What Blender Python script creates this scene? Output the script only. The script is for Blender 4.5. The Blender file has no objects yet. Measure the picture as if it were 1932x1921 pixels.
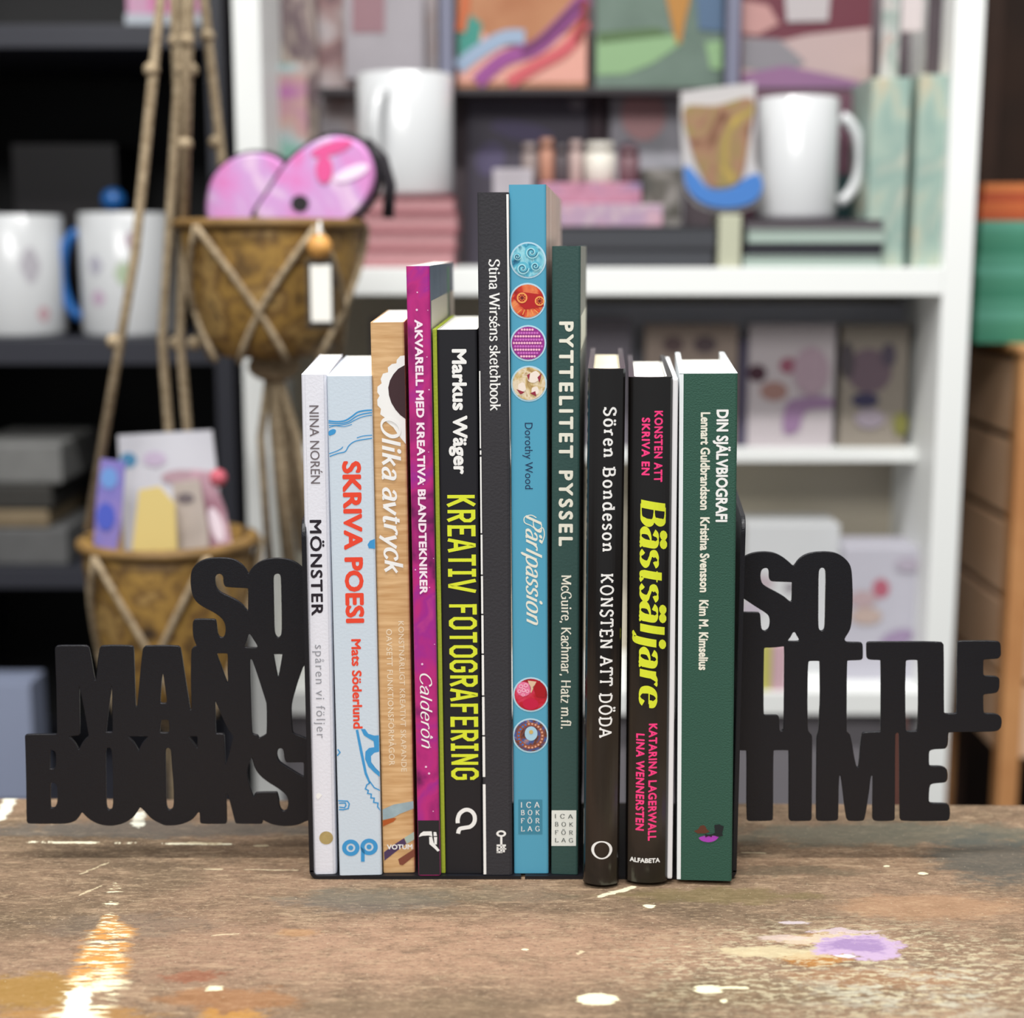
import bpy, bmesh, math, random
from mathutils import Vector, Matrix
random.seed(7)
W, H, F = 1932.0, 1921.0, 2880.0
TH = math.radians(9.73)
T = 0.75                      # table top height
CAM = Vector((0, 0, T + 0.266))
scene = bpy.context.scene
# ---------------------------------------------------------------- camera, world, lights
cam_d = bpy.data.cameras.new('camera'); cam = bpy.data.objects.new('camera', cam_d)
scene.collection.objects.link(cam); scene.camera = cam
cam.location = CAM; cam.rotation_euler = (math.pi/2 - TH, 0, 0)
cam_d.sensor_width = 36; cam_d.lens = 36*F/W; cam_d.clip_start = 0.02
cam_d.dof.use_dof = True; cam_d.dof.focus_distance = 0.622; cam_d.dof.aperture_fstop = 6.2
scene.view_settings.view_transform = 'Standard'; scene.view_settings.look = 'None'
scene.view_settings.gamma = 1; scene.view_settings.exposure = 0.0
scene.view_settings.use_curve_mapping = False
world = bpy.data.worlds.new('world'); scene.world = world; world.use_nodes = True
world.node_tree.nodes['Background'].inputs[0].default_value = (0.93, 0.97, 1.0, 1)
world.node_tree.nodes['Background'].inputs[1].default_value = 0.30
def area(name, loc, target, sx, sy, power, col=(1, 1, 1)):
    l = bpy.data.lights.new(name, 'AREA'); l.shape = 'RECTANGLE'; l.size = sx; l.size_y = sy
    l.energy = power; l.color = col
    o = bpy.data.objects.new(name, l); scene.collection.objects.link(o)
    o.location = loc; o.rotation_euler = (Vector(target)-Vector(loc)).to_track_quat('-Z', 'Y').to_euler()
    return o
area('ceiling_tube_lamp', (0.0, 0.40, 2.45), (0, 0.62, T), 1.3, 0.10, 40, (1, 0.99, 0.97))
area('ceiling_front_lamp', (-0.40, -0.95, 2.30), (0, 0.7, 0.85), 1.2, 0.6, 34, (1, 0.985, 0.96))
area('ceiling_shop_lamp', (0.15, 0.95, 2.50), (0.1, 1.5, 0.9), 1.4, 0.25, 8, (1, 0.98, 0.94))

# ---------------------------------------------------------------- helpers
KK = 1.0
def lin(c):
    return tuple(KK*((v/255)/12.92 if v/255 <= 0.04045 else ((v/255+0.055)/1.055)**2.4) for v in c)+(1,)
def ray(px, py):
    x, y = (px-W/2)/F, -(py-H/2)/F
    return Vector((x, math.cos(TH)+y*math.sin(TH), -math.sin(TH)+y*math.cos(TH)))
def at(px, py, Y):
    d = ray(px, py); return CAM + d*(Y/d.y)
def atz(px, py, z):
    d = ray(px, py); return CAM + d*((z-CAM.z)/d.z)
MATS = {}
def mat(name, c, rough=0.6, spec=0.4, metal=0.0, noise=0.0, nscale=200, bump=0.0, coat=0.0, c2=None, bscale=None):
    if name in MATS: return MATS[name]
    m = bpy.data.materials.new(name); m.use_nodes = True; nt = m.node_tree; b = nt.nodes['Principled BSDF']
    b.inputs['Base Color'].default_value = lin(c); b.inputs['Roughness'].default_value = rough
    b.inputs['Specular IOR Level'].default_value = spec; b.inputs['Metallic'].default_value = metal
    b.inputs['Coat Weight'].default_value = coat; b.inputs['Coat Roughness'].default_value = 0.12
    tc = nt.nodes.new('ShaderNodeTexCoord')
    if noise or c2:
        n = nt.nodes.new('ShaderNodeTexNoise'); n.inputs['Scale'].default_value = nscale; n.inputs['Detail'].default_value = 6
        nt.links.new(tc.outputs['Object'], n.inputs['Vector'])
        r = nt.nodes.new('ShaderNodeValToRGB')
        r.color_ramp.elements[0].position = 0.35; r.color_ramp.elements[1].position = 0.65
        lc = lin(c); k = 1-noise
        r.color_ramp.elements[0].color = lin(c2) if c2 else (lc[0]*k, lc[1]*k, lc[2]*k, 1)
        r.color_ramp.elements[1].color = lc
        nt.links.new(n.outputs['Fac'], r.inputs['Fac']); nt.links.new(r.outputs['Color'], b.inputs['Base Color'])
    if bump:
        n2 = nt.nodes.new('ShaderNodeTexNoise'); n2.inputs['Scale'].default_value = bscale or 900; n2.inputs['Detail'].default_value = 3
        nt.links.new(tc.outputs['Object'], n2.inputs['Vector'])
        bp = nt.nodes.new('ShaderNodeBump'); bp.inputs['Strength'].default_value = bump; bp.inputs['Distance'].default_value = 0.0005
        nt.links.new(n2.outputs['Fac'], bp.inputs['Height']); nt.links.new(bp.outputs['Normal'], b.inputs['Normal'])
    MATS[name] = m; return m
def marble(name, cols, scale=8, dist=2.5, rough=0.5, stretch=(1, 1, 1), detail=4):
    if name in MATS: return MATS[name]
    m = bpy.data.materials.new(name); m.use_nodes = True; nt = m.node_tree; b = nt.nodes['Principled BSDF']
    b.inputs['Roughness'].default_value = rough
    tc = nt.nodes.new('ShaderNodeTexCoord'); mp = nt.nodes.new('ShaderNodeMapping'); mp.inputs['Scale'].default_value = stretch
    n = nt.nodes.new('ShaderNodeTexNoise'); n.inputs['Scale'].default_value = scale; n.inputs['Distortion'].default_value = dist
    n.inputs['Detail'].default_value = detail
    r = nt.nodes.new('ShaderNodeValToRGB'); e = r.color_ramp.elements
    k = len(cols)
    for i, c in enumerate(cols):
        p = 0.3 + 0.4*i/(k-1)
        el = e[i] if i < 2 else e.new(p)
        el.position = p; el.color = lin(c)
    nt.links.new(tc.outputs['Object'], mp.inputs['Vector']); nt.links.new(mp.outputs['Vector'], n.inputs['Vector'])
    nt.links.new(n.outputs['Fac'], r.inputs['Fac']); nt.links.new(r.outputs['Color'], b.inputs['Base Color'])
    MATS[name] = m; return m

C = scene.collection
def tag(o, label=None, cat=None, group=None, kind=None):
    for k, v in (('label', label), ('category', cat), ('group', group), ('kind', kind)):
        if v: o[k] = v
    return o
def thing(name, label, cat, loc, group=None, M=None):
    o = bpy.data.objects.new(name, None); C.objects.link(o); o.empty_display_size = 0.02
    if M is not None: o.matrix_world = M
    else: o.location = loc
    o['_loc'] = tuple(loc)
    return tag(o, label, cat, group)
def obj(name, bm, m, parent=None, local=False, smooth=False, label=None, root=None):
    """link a bmesh as one mesh object; geometry in world coordinates unless local"""
    bmesh.ops.recalc_face_normals(bm, faces=bm.faces) if not local else None
    me = bpy.data.meshes.new(name); loc = Vector((0, 0, 0))
    if not local:
        if parent is None:
            xs = [v.co for v in bm.verts]
            loc = Vector(((min(v.x for v in xs)+max(v.x for v in xs))/2, (min(v.y for v in xs)+max(v.y for v in xs))/2, min(v.z for v in xs)))
        else:
            p = parent
            while p.parent: p = p.parent
            loc = Vector(p['_loc'])
        bmesh.ops.translate(bm, verts=bm.verts, vec=-loc)
    bm.to_mesh(me); bm.free()
    for mm in (m if isinstance(m, (list, tuple)) else [m]): me.materials.append(mm)
    if smooth:
        for p in me.polygons: p.use_smooth = True
    o = bpy.data.objects.new(name, me); C.objects.link(o)
    if parent: o.parent = parent
    else: o.location = loc; o['_loc'] = tuple(loc)
    if label: o['label'] = label
    return o
def B(): return bmesh.new()
def bx(bm, x0, x1, y0, y1, z0, z1, bev=0.0, mi=0):
    vs = [bm.verts.new((x, y, z)) for x in (x0, x1) for y in (y0, y1) for z in (z0, z1)]
    fs = [bm.faces.new([vs[i] for i in q]) for q in ((0, 1, 3, 2), (4, 6, 7, 5), (0, 4, 5, 1), (2, 3, 7, 6), (0, 2, 6, 4), (1, 5, 7, 3))]
    for f in fs: f.material_index = mi
    if bev:
        es = list({e for f in fs for e in f.edges})
        bmesh.ops.bevel(bm, geom=es, offset=bev, segments=2, affect='EDGES', profile=0.6)
    return bm
def tube(bm, pts, r, n=8, cap=True):
    pts = [Vector(p) for p in pts]; rings = []
    for i, p in enumerate(pts):
        t = (pts[min(i+1, len(pts)-1)]-pts[max(i-1, 0)]).normalized()
        a = t.cross(Vector((0, 1, 0)));  a = a if a.length > 1e-3 else t.cross(Vector((1, 0, 0)))
        a.normalize(); b = t.cross(a); rr = r[i] if isinstance(r, (list, tuple)) else r
        rings.append([bm.verts.new(p+(a*math.cos(2*math.pi*k/n)+b*math.sin(2*math.pi*k/n))*rr) for k in range(n)])
    for i in range(len(rings)-1):
        for k in range(n): bm.faces.new((rings[i][k], rings[i][(k+1) % n], rings[i+1][(k+1) % n], rings[i+1][k]))
    if cap: bm.faces.new(rings[0]); bm.faces.new(rings[-1])
    return bm
def lathe(bm, c, prof, n=32, wob=0.0, sy=1.0):
    rings = []
    for (r, z) in prof:
        rings.append([bm.verts.new((c[0]+r*math.cos(a)*(1+wob*math.sin(5*a+z*90)), c[1]+sy*r*math.sin(a)*(1+wob*math.sin(5*a+z*90)), c[2]+z)) for a in [2*math.pi*k/n for k in range(n)]])
    for i in range(len(rings)-1):
        for k in range(n): bm.faces.new((rings[i][k], rings[i][(k+1) % n], rings[i+1][(k+1) % n], rings[i+1][k]))
    bm.faces.new(rings[0]); bm.faces.new(rings[-1])
    return bm
def ball(bm, c, r, n=12, s=(1, 1, 1)):
    g = bmesh.ops.create_uvsphere(bm, u_segments=n, v_segments=n//2+2, radius=r)
    bmesh.ops.scale(bm, verts=g['verts'], vec=s); bmesh.ops.translate(bm, verts=g['verts'], vec=c); return bm
def smoothpts(p, k=6, closed=False):
    n = len(p); out = []
    rng = range(n) if closed else range(n-1)
    for i in rng:
        q = [p[(i+j) % n] if closed else p[min(max(i+j, 0), n-1)] for j in (-1, 0, 1, 2)]
        for s in range(k):
            t = s/k
            out.append(tuple(0.5*((2*b)+(-a+c)*t+(2*a-5*b+4*c-d)*t*t+(-a+3*b-3*c+d)*t**3) for a, b, c, d in zip(*q)))
    if not closed: out.append(tuple(p[-1]))
    return out
# ---------------------------------------------------------------- lettering
GL = {  # own pen skeletons: advance | strokes (~ = curved) ; ^x,y = foot serif, *x,y = dot
'a': '45|~8,38 14,47 24,50 33,45 36,35 36,12|~36,14 37,4 40,0 45,3|~36,30 22,28 11,22 7,12 13,2 23,0 31,5 36,14',
'b': '52|12,72 12,0|~12,35 20,47 31,50 42,42 46,25 42,8 30,0 20,3 12,14|^9,72l',
'c': '44|~40,38 33,48 24,50 12,42 7,25 12,8 24,0 34,3 41,12',
'd': '54|42,72 42,0|~42,35 34,47 23,50 12,42 8,25 12,8 24,0 34,3 42,14|^39,72l|^45,0r',
'e': '46|8,28 40,28|~40,28 38,42 25,50 12,43 7,25 12,7 25,0 35,3 41,11',
'f': '32|~33,66 27,72 20,70 16,60 16,46|16,50 16,0|5,48 29,48|^16,0',
'g': '52|42,48 42,-8|~42,-5 38,-17 25,-21 12,-16|~42,35 34,47 23,50 12,42 8,25 12,8 24,0 34,3 42,14',
'h': '54|12,72 12,0|~12,34 20,46 30,50 39,45 42,33|42,35 42,0|^12,0|^42,0|^9,72l',
'i': '26|13,48 13,0|*13,66|^13,0|^10,48l',
'j': '26|15,48 15,-6|~15,-4 13,-17 5,-20 -1,-15|*15,66|^12,48l',
'k': '52|12,72 12,0|40,48 12,20|22,29 44,0|^12,0|^40,48|^43,0|^9,72l',
'l': '26|13,72 13,0|^13,0|^10,72l',
'm': '80|12,48 12,0|~12,34 20,46 29,50 37,45 40,33|40,35 40,0|~40,34 48,46 57,50 65,45 68,33|68,35 68,0|^12,0|^40,0|^68,0|^9,48l',
'n': '54|12,48 12,0|~12,34 20,46 30,50 39,45 42,33|42,35 42,0|^12,0|^42,0|^9,48l',
'o': '50|~25,50 12,43 7,25 12,7 25,0 38,7 43,25 38,43 25,50',
'p': '52|12,48 12,-20|~12,35 20,47 31,50 42,42 46,25 42,8 30,0 20,3 12,14|^12,-20|^9,48l',
'r': '38|12,48 12,0|~12,32 18,44 27,50 36,46|^12,0|^9,48l',
's': '40|~35,40 28,49 18,50 9,43 11,32 20,27 31,21 35,12 28,2 17,0 6,8',
't': '32|15,62 15,10|~15,12 18,2 25,0 31,5|4,48 29,48',
'u': '54|12,48 12,15|~12,16 15,4 24,0 34,4 42,14|42,48 42,0|^9,48l|^39,48l|^45,0r',
'v': '48|6,48 24,0|24,0 42,48|^6,48|^42,48',
'y': '48|6,48 25,3|43,48 18,-18|^6,48|^42,48',
'z': '44|8,48 38,48|38,48 8,0|8,0 39,0',
'A': '66|4,0 33,71|33,71 62,0|15,25 51,25|^6,0|^60,0',
'B': '62|14,70 14,0|14,70 30,70|~30,70 44,67 49,54 43,41 30,38|30,38 14,38|~30,38 48,34 54,19 46,3 30,0|30,0 14,0|^11,70l|^11,0l',
'C': '66|~58,55 48,68 36,71 18,62 8,35 18,8 36,-1 50,4 59,17|58,70 58,54',
'D': '70|14,70 14,0|14,70 30,70|~30,70 54,62 63,35 54,8 30,0|30,0 14,0|^11,70l|^11,0l',
'E': '58|14,70 14,0|14,70 51,70|14,37 42,37|14,0 52,0|51,70 51,56|52,0 52,15|^11,70l|^11,0l',
'F': '56|14,70 14,0|14,70 51,70|14,37 42,37|51,70 51,56|^11,70l|^14,0',
'G': '70|~58,55 48,68 36,71 18,62 8,35 18,8 36,-1 50,4 59,12|59,30 59,3|44,30 64,30',
'H': '72|14,70 14,0|58,70 58,0|14,36 58,36|^14,0|^58,0|^14,70|^58,70',
'I': '34|17,70 17,0|^17,0|^17,70',
'K': '68|14,70 14,0|56,70 14,28|26,40 58,0|^14,0|^14,70|^56,70|^58,0',
'L': '58|14,70 14,0|14,0 52,0|52,0 52,16|^14,70|^11,0l',
'M': '86|14,0 14,70|14,70 43,10|43,10 72,70|72,70 72,0|^14,0|^72,0|^11,70l|^75,70r',
'N': '72|14,0 14,70|14,70 58,2|58,0 58,70|^14,0|^58,70|^11,70l',
'O': '74|~37,71 17,61 8,35 17,9 37,-1 57,9 66,35 57,61 37,71',
'P': '60|14,70 14,0|14,70 30,70|~30,70 47,67 52,52 45,37 30,33|30,33 14,33|^14,0|^11,70l',
'R': '64|14,70 14,0|14,70 30,70|~30,70 47,67 52,53 45,40 30,36|30,36 14,36|32,36 57,0|^14,0|^11,70l|^58,0',
'S': '54|~46,56 38,68 26,71 12,64 10,50 26,38 43,30 48,16 38,2 24,-1 9,12|46,70 46,55|9,0 9,13',
'T': '60|30,70 30,0|5,70 55,70|5,70 5,56|55,70 55,56|^30,0',
'V': '66|5,70 33,0|33,0 61,70|^6,70|^60,70',
'W': '94|4,70 25,0|25,0 47,68|47,68 70,0|70,0 90,70|^4,70|^47,70|^90,70',
',': '22|~11,4 12,-4 7,-12', '.': '22|*11,4', ' ': '28|',
}
for a, b, hgt in (('ä', 'a', 66), ('ö', 'o', 66), ('Ö', 'O', 86), ('Ä', 'A', 86)):
    cx = {'a': 22, 'o': 25, 'O': 37, 'A': 33}[b]
    GL[a] = GL[b] + '|*%d,%d|*%d,%d' % (cx-10, hgt, cx+10, hgt)
GL['é'] = GL['e'] + '|20,57 32,70'; GL['ó'] = GL['o'] + '|29,58 33,72'
OG = {'K': '52|12,75 12,-5|44,75 14,32|22,40 46,-5', 'R': '54|12,75 12,-5|5,70 36,70 46,60 46,46 36,36 12,36|26,36 46,-5', 'E': '50|12,75 12,-5|5,70 47,70|12,36 40,36|5,0 47,0', 'A': '54|6,-5 25,70 29,70 48,-5|14,18 40,18',
'T': '50|25,75 25,-5|4,70 46,70', 'I': '38|19,75 19,-5|4,70 34,70|4,0 34,0', 'V': '54|6,75 25,0 29,0 48,75', 'F': '50|12,75 12,-5|5,70 47,70|12,36 40,36', 'O': '56|20,70 9,59 9,11 20,0 36,0 47,11 47,59 36,70 20,70',
'G': '56|47,50 47,59 36,70 20,70 9,59 9,11 20,0 36,0 47,11 47,34|29,34 52,34', 'N': '56|12,-5 12,75|12,72 44,-2|44,-5 44,75', ' ': '36|'}
def ribbon(V, Fc, pts, wf, zoff):
    n = len(pts); L = []; closed = n > 3 and (abs(pts[0][0]-pts[-1][0])+abs(pts[0][1]-pts[-1][1])) < 1e-6
    for i in range(n):
        a = pts[i-1] if i else (pts[-2] if closed else None); b = pts[i+1] if i < n-1 else (pts[1] if closed else None)
        c = pts[i]; a = a or (2*c[0]-b[0], 2*c[1]-b[1]); b = b or (2*c[0]-a[0], 2*c[1]-a[1])
        l1 = math.hypot(c[0]-a[0], c[1]-a[1]) or 1; l2 = math.hypot(b[0]-c[0], b[1]-c[1]) or 1
        e1 = ((c[0]-a[0])/l1, (c[1]-a[1])/l1); e2 = ((b[0]-c[0])/l2, (b[1]-c[1])/l2)
        dx, dy = e1[0]+e2[0], e1[1]+e2[1]; l = math.hypot(dx, dy) or 1; dx /= l; dy /= l
        w = wf(dx, dy)/2/max(0.6, abs(dx*e1[0]+dy*e1[1])); L.append(((pts[i][0]-dy*w, pts[i][1]+dx*w), (pts[i][0]+dy*w, pts[i][1]-dx*w)))
    s = len(V)
    for a, b in L: V.append((a[0], a[1], zoff)); V.append((b[0], b[1], zoff))
    for i in range(n-1): Fc.append((s+2*i, s+2*i+1, s+2*i+3, s+2*i+2))
def pen_text(txt, thick=9, thin=4, serif=6, shear=0.0, space=0, octo=False, squash=1.0):
    V, Fc, x = [], [], 0.0; k = 0
    for ch in txt:
        g = (OG.get(ch) if octo and ch in OG else GL[ch]).split('|'); adv = float(g[0])
        for s in g[1:]:
            if not s: continue
            k += 1; z = (k % 7)*0.02
            if s[0] == '^':
                if serif <= 0: continue
                side = s[-1] if s[-1] in 'lr' else ''
                px, py = map(float, s[1:].rstrip('lr').split(','))
                x0, x1 = px-serif, px+serif
                if side == 'l': x1 = px+1
                if side == 'r': x0 = px-1
                h = max(thin, 3)/2; yy = py+(h if py < 20 and py > -5 else -h)
                pts = [(x0, yy), (x1, yy)]; ribbon(V, Fc, [(x+a, b) for a, b in pts], lambda dx, dy: 2*h, z)
            elif s[0] == '*':
                px, py = map(float, s[1:].split(',')); r = thick*0.62; b0 = len(V)
                for q in range(10): V.append((x+px+r*math.cos(q*0.6283), py+r*math.sin(q*0.6283), z))
                Fc.append(tuple(range(b0, b0+10)))
            else:
                cur = s[0] == '~'; pts = [tuple(map(float, q.split(','))) for q in s.lstrip('~').split()]
                if len(pts) == 2 and serif <= 0 and ch in 'CSETFL' and abs(pts[0][0]-pts[1][0]) < .1 and abs(pts[0][1]-pts[1][1]) < 18: continue
                if cur and not octo:
                    cl = pts[0] == pts[-1]
                    pts = smoothpts(pts[:-1], 5, True) if cl else smoothpts(pts, 5)
                    if cl: pts.append(pts[0])
                ribbon(V, Fc, [(x+a, b) for a, b in pts], lambda dx, dy: thin+(thick-thin)*abs(dy)**1.3, z)
        x += adv+space
    V = [(a+shear*b, b, z) for a, b, z in V]
    return V, Fc, 70.0
_cap = {}
def inter_text(txt, bold=0.0, space=1.0):
    def conv(t):
        cu = bpy.data.curves.new('t', 'FONT'); cu.body = t; cu.space_character = space
        cu.resolution_u = 3; cu.fill_mode = 'FRONT'
        o = bpy.data.objects.new('t', cu); C.objects.link(o)
        dg = bpy.context.evaluated_depsgraph_get(); me = bpy.data.meshes.new_from_object(o.evaluated_get(dg))
        V = [tuple(v.co) for v in me.vertices]; Fc = [tuple(p.vertices) for p in me.polygons]
        bpy.data.objects.remove(o); bpy.data.meshes.remove(me); bpy.data.curves.remove(cu)
        return V, Fc
    if 'H' not in _cap: _cap['H'] = max(v[1] for v in conv('H')[0])
    V, Fc = conv(txt); n = len(V); V2, F2 = [], []
    offs = [(0, 0)]+([(bold*math.cos(k*math.pi/4), bold*math.sin(k*math.pi/4)) for k in range(8)] if bold else [])
    for q, (dx, dy) in enumerate(offs):
        V2 += [(a+dx, b+dy+bold, 0.01*q) for a, b, c in V]; F2 += [tuple(i+q*n for i in f) for f in Fc]
    return V2, F2, _cap['H']+2*bold
def drop(bk, V, Fc, m, name, label=None, layer=1, cuts=0, parent=None):
    """flat print on the spine: (u, v, extra) in the book's own frame"""
    bm = B(); vs = [bm.verts.new((u, 0.0, v)) for u, v, z in V]
    ex = {i: V[i][2] for i in range(len(V))}
    for f in Fc:
        try: bm.faces.new([vs[i] for i in f])
        except ValueError: pass
    bm.verts.index_update()
    for i, v in enumerate(vs): v.co.y = -ex[i]*1e-4
    if bk['bulge'] > 0:
        n = 10
        for k in range(1, n):
            bmesh.ops.bisect_plane(bm, geom=bm.verts[:]+bm.edges[:]+bm.faces[:], plane_co=(bk['w']*k/n, 0, 0), plane_no=(1, 0, 0))
    for v in bm.verts: v.co.y += spine_y(bk, v.co.x) - 0.00007*layer
    for f in bm.faces:
        f.normal_update()
        if f.normal.y > 0: f.normal_flip()
    return obj(name, bm, m, parent or bk.get('par') or bk['root'], local=True, label=label)
def spine_y(bk, u):
    s = max(-1, min(1, 2*u/bk['w']-1)); return -bk['bulge']*(1-s*s)
def uv(bk, px, py):
    """point of the spine plane seen at photo pixel px, py, in the book's frame"""
    Mi = bk['Mi']; o = Mi @ CAM; d = Mi.to_3x3() @ ray(px, py); p = o - d*(o.y/d.y); return p.x, p.z
def letter(bk, txt, font, xb, xc, y0, y1, m, label=None, horiz=False, layer=1, name='lettering', **kw):
    V, Fc, cap = (inter_text if font == 'sans' else pen_text)(txt, **kw)
    xmin = min(v[0] for v in V); xmax = max(v[0] for v in V)
    if horiz:     # xb..xc = left..right, y0..y1 = cap top..baseline
        u0, va = uv(bk, xb, y0); u1, vb = uv(bk, xc, y1)
        P = [(u0+(u1-u0)*(x-xmin)/(xmax-xmin), vb+(va-vb)*y/cap, z) for x, y, z in V]
    else:
        ym = (y0+y1)/2; u0, _ = uv(bk, xb, ym); u1, _ = uv(bk, xc, ym); _, va = uv(bk, xb, y0); _, vb = uv(bk, xb, y1)
        P = [(u0+(u1-u0)*y/cap, va+(vb-va)*(x-xmin)/(xmax-xmin), z) for x, y, z in V]
    return drop(bk, P, Fc, m, name, label, layer)
def poly(bk, pts, m, name='print', label=None, layer=1, scale=None, smooth=False, clip=True):
    """filled outline on the spine from photo pixels (or zoom pixels with scale=(ox,oy,s))"""
    if scale: pts = [(scale[0]+x/scale[2], scale[1]+y/scale[2]) for x, y in pts]
    if smooth: pts = smoothpts(pts, 4, True)
    P = [uv(bk, x, y) for x, y in pts]
    if clip: P = [(max(0.0001, min(bk['w']-0.0001, u)), v) for u, v in P]
    from mathutils.geometry import tessellate_polygon
    tr = tessellate_polygon([[Vector((u, v, 0)) for u, v in P]])
    return drop(bk, [(u, v, 0) for u, v in P], [tuple(t) for t in tr], m, name, label, layer)
def line(bk, pts, w, m, name='print', label=None, layer=1, scale=None, smooth=True):
    if scale: pts = [(scale[0]+x/scale[2], scale[1]+y/scale[2]) for x, y in pts]
    if smooth: pts = smoothpts(pts, 5)
    P = [uv(bk, x, y) for x, y in pts]; V, Fc = [], []; ww = w/4645.0*1.0
    ribbon(V, Fc, P, lambda dx, dy: ww, 0)
    V = [(max(0.0001, min(bk['w']-0.0001, a)), b, c) for a, b, c in V]
    return drop(bk, V, Fc, m, name, label, layer)
def disc(bk, cx, cy, rx, ry, m, name='print', label=None, layer=1, inner=None, clip=True, n=32, parent=None):
    V, Fc = [], []; u, v = uv(bk, cx, cy); k = (uv(bk, cx+10, cy)[0]-u)/10
    ring = lambda a, b: [(u+a*k*math.cos(t), v+b*k*math.sin(t), 0) for t in [2*math.pi*i/n for i in range(n)]]
    if inner:
        V = ring(rx, ry)+ring(*inner); Fc = [(i, (i+1) % n, n+(i+1) % n, n+i) for i in range(n)]
    else: V = ring(rx, ry); Fc = [tuple(range(n))]
    if clip: V = [(max(0.0001, min(bk['w']-0.0001, a)), b, c) for a, b, c in V]
    return drop(bk, V, Fc, m, name, label, layer, parent=parent)

# ---------------------------------------------------------------- books
Z0 = T + 0.0018
paper = mat('page_paper', (238, 236, 228), 0.85, 0.2, noise=0.06, nscale=60)
paper_cream = mat('cream_page_paper', (238, 228, 200), 0.85, 0.2, noise=0.08, nscale=60)
def book(name, label, cat, xl_b, xr_b, yb, xl_t, xr_t, yt, vp, depth, mats, hard=False, bulge=0.0, tc=None, flare=(0, 0), pg=paper, block_drop=None, corner=0.0009, group='books held between the two bookends'):
    P = atz(xl_b, yb, Z0); psi = math.atan((vp-966)*math.cos(TH)/F)
    R = Matrix.Rotation(-psi, 4, 'Z'); Mi = (Matrix.Translation(P) @ R).inverted()
    def q(px, py):
        o = Mi @ CAM; d = Mi.to_3x3() @ ray(px, py); p = o-d*(o.y/d.y); return p.x, p.z
    uB = q(xr_b, yb)[0]; uT, vT = q(xl_t, yt); uTr = q(xr_t, yt)[0]
    w = (uB + uTr-uT)/2; lean = math.atan2(uT, vT); h = math.hypot(uT, vT)
    M = Matrix.Translation(P) @ R @ Matrix.Rotation(lean, 4, 'Y')
    if lean > 0: M = Matrix.Translation((0, 0, math.sin(lean)*w)) @ M       # rest on the lower corner
    root = thing(name, label, cat, P, group, M)
    t = tc or (0.0022 if hard else 0.00035)
    bk = dict(root=root, w=w, h=h, d=depth, bulge=bulge, Mi=M.inverted(), t=t)
    # C-shaped cover section extruded upwards
    n = 14; r = corner; sy = lambda u: (u, spine_y(bk, u))
    out = [(-flare[0], depth), (0, r), (0.3*r, spine_y(bk, 0)+0.3*r), sy(r)] + [sy(w*i/n) for i in range(2, n-1)] + [sy(w-r), (w-0.3*r, 0.3*r), (w, r), (w+flare[1], depth)]
    ti = max(t, 0.0004)
    inn = [(w+flare[1]-ti, depth), (w-ti, ti+r)] + [(w*k/6, spine_y(bk, w*k/6)+ti+0.0004) for k in (5, 4, 3, 2, 1)] + [(ti, ti+r), (-flare[0]+ti, depth)]
    prof = out+inn; bm = B()
    lo = [bm.verts.new((a, b, 0)) for a, b in prof]; hi = [bm.verts.new((a, b, h)) for a, b in prof]
    N = len(prof)
    for i in range(N):
        f = bm.faces.new((lo[i], lo[(i+1) % N], hi[(i+1) % N], hi[i]))
        if i == 0: f.material_index = 1                      # left board
        elif i == len(out)-2: f.material_index = 2           # right board
        elif i >= len(out)-1: f.material_index = 3
    from mathutils.geometry import tessellate_polygon
    for ring, cap_z in ((lo, 0), (hi, 1)):
        for tr in tessellate_polygon([[Vector((a, b, 0)) for a, b in prof]]):
            f = bm.faces.new([ring[i] for i in tr]); f.material_index = 3
    bmesh.ops.recalc_face_normals(bm, faces=bm.faces)
    ms = (list(mats)+[mats[0]]*4)[:4]
    obj('cover', bm, ms, root, local=True)
    dr = block_drop if block_drop is not None else (0.003 if hard else 0.0002)
    bm = B(); g = ti+0.0001; y0 = ti+0.0006; y1 = depth-(0.003 if hard else 0.0006)
    k = y1/depth
    vs = []
    for (u, y) in ((g, y0+r), (w-g, y0+r), (w+flare[1]*k-g, y1), (-flare[0]*k+g, y1)):
        for z in (dr*0.8, h-dr): vs.append(bm.verts.new((u, y, z)))
    for f in ((0, 2, 3, 1), (2, 4, 5, 3), (4, 6, 7, 5), (6, 0, 1, 7), (1, 3, 5, 7), (0, 6, 4, 2)): bm.faces.new([vs[i] for i in f])
    bmesh.ops.recalc_face_normals(bm, faces=bm.faces)
    obj('page_block', bm, pg, root, local=True)
    return bk
white = mat('white_ink', (240, 240, 238), 0.5); cream = mat('cream_ink', (232, 230, 215), 0.5)
blueink = mat('blue_ink', (62, 150, 208), 0.5); redink = mat('red_ink', (232, 72, 48), 0.5)
ink = mat('black_ink', (34, 28, 38), 0.5); greyink = mat('grey_ink', (150, 152, 160), 0.5); brownink = mat('brown_grey_ink', (112, 104, 108), 0.5)
yellowink = mat('yellow_ink', (218, 228, 52), 0.5); pinkink = mat('pink_ink', (248, 62, 132), 0.5)
lime = mat('lime_board', (150, 165, 40), 0.6)

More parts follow.
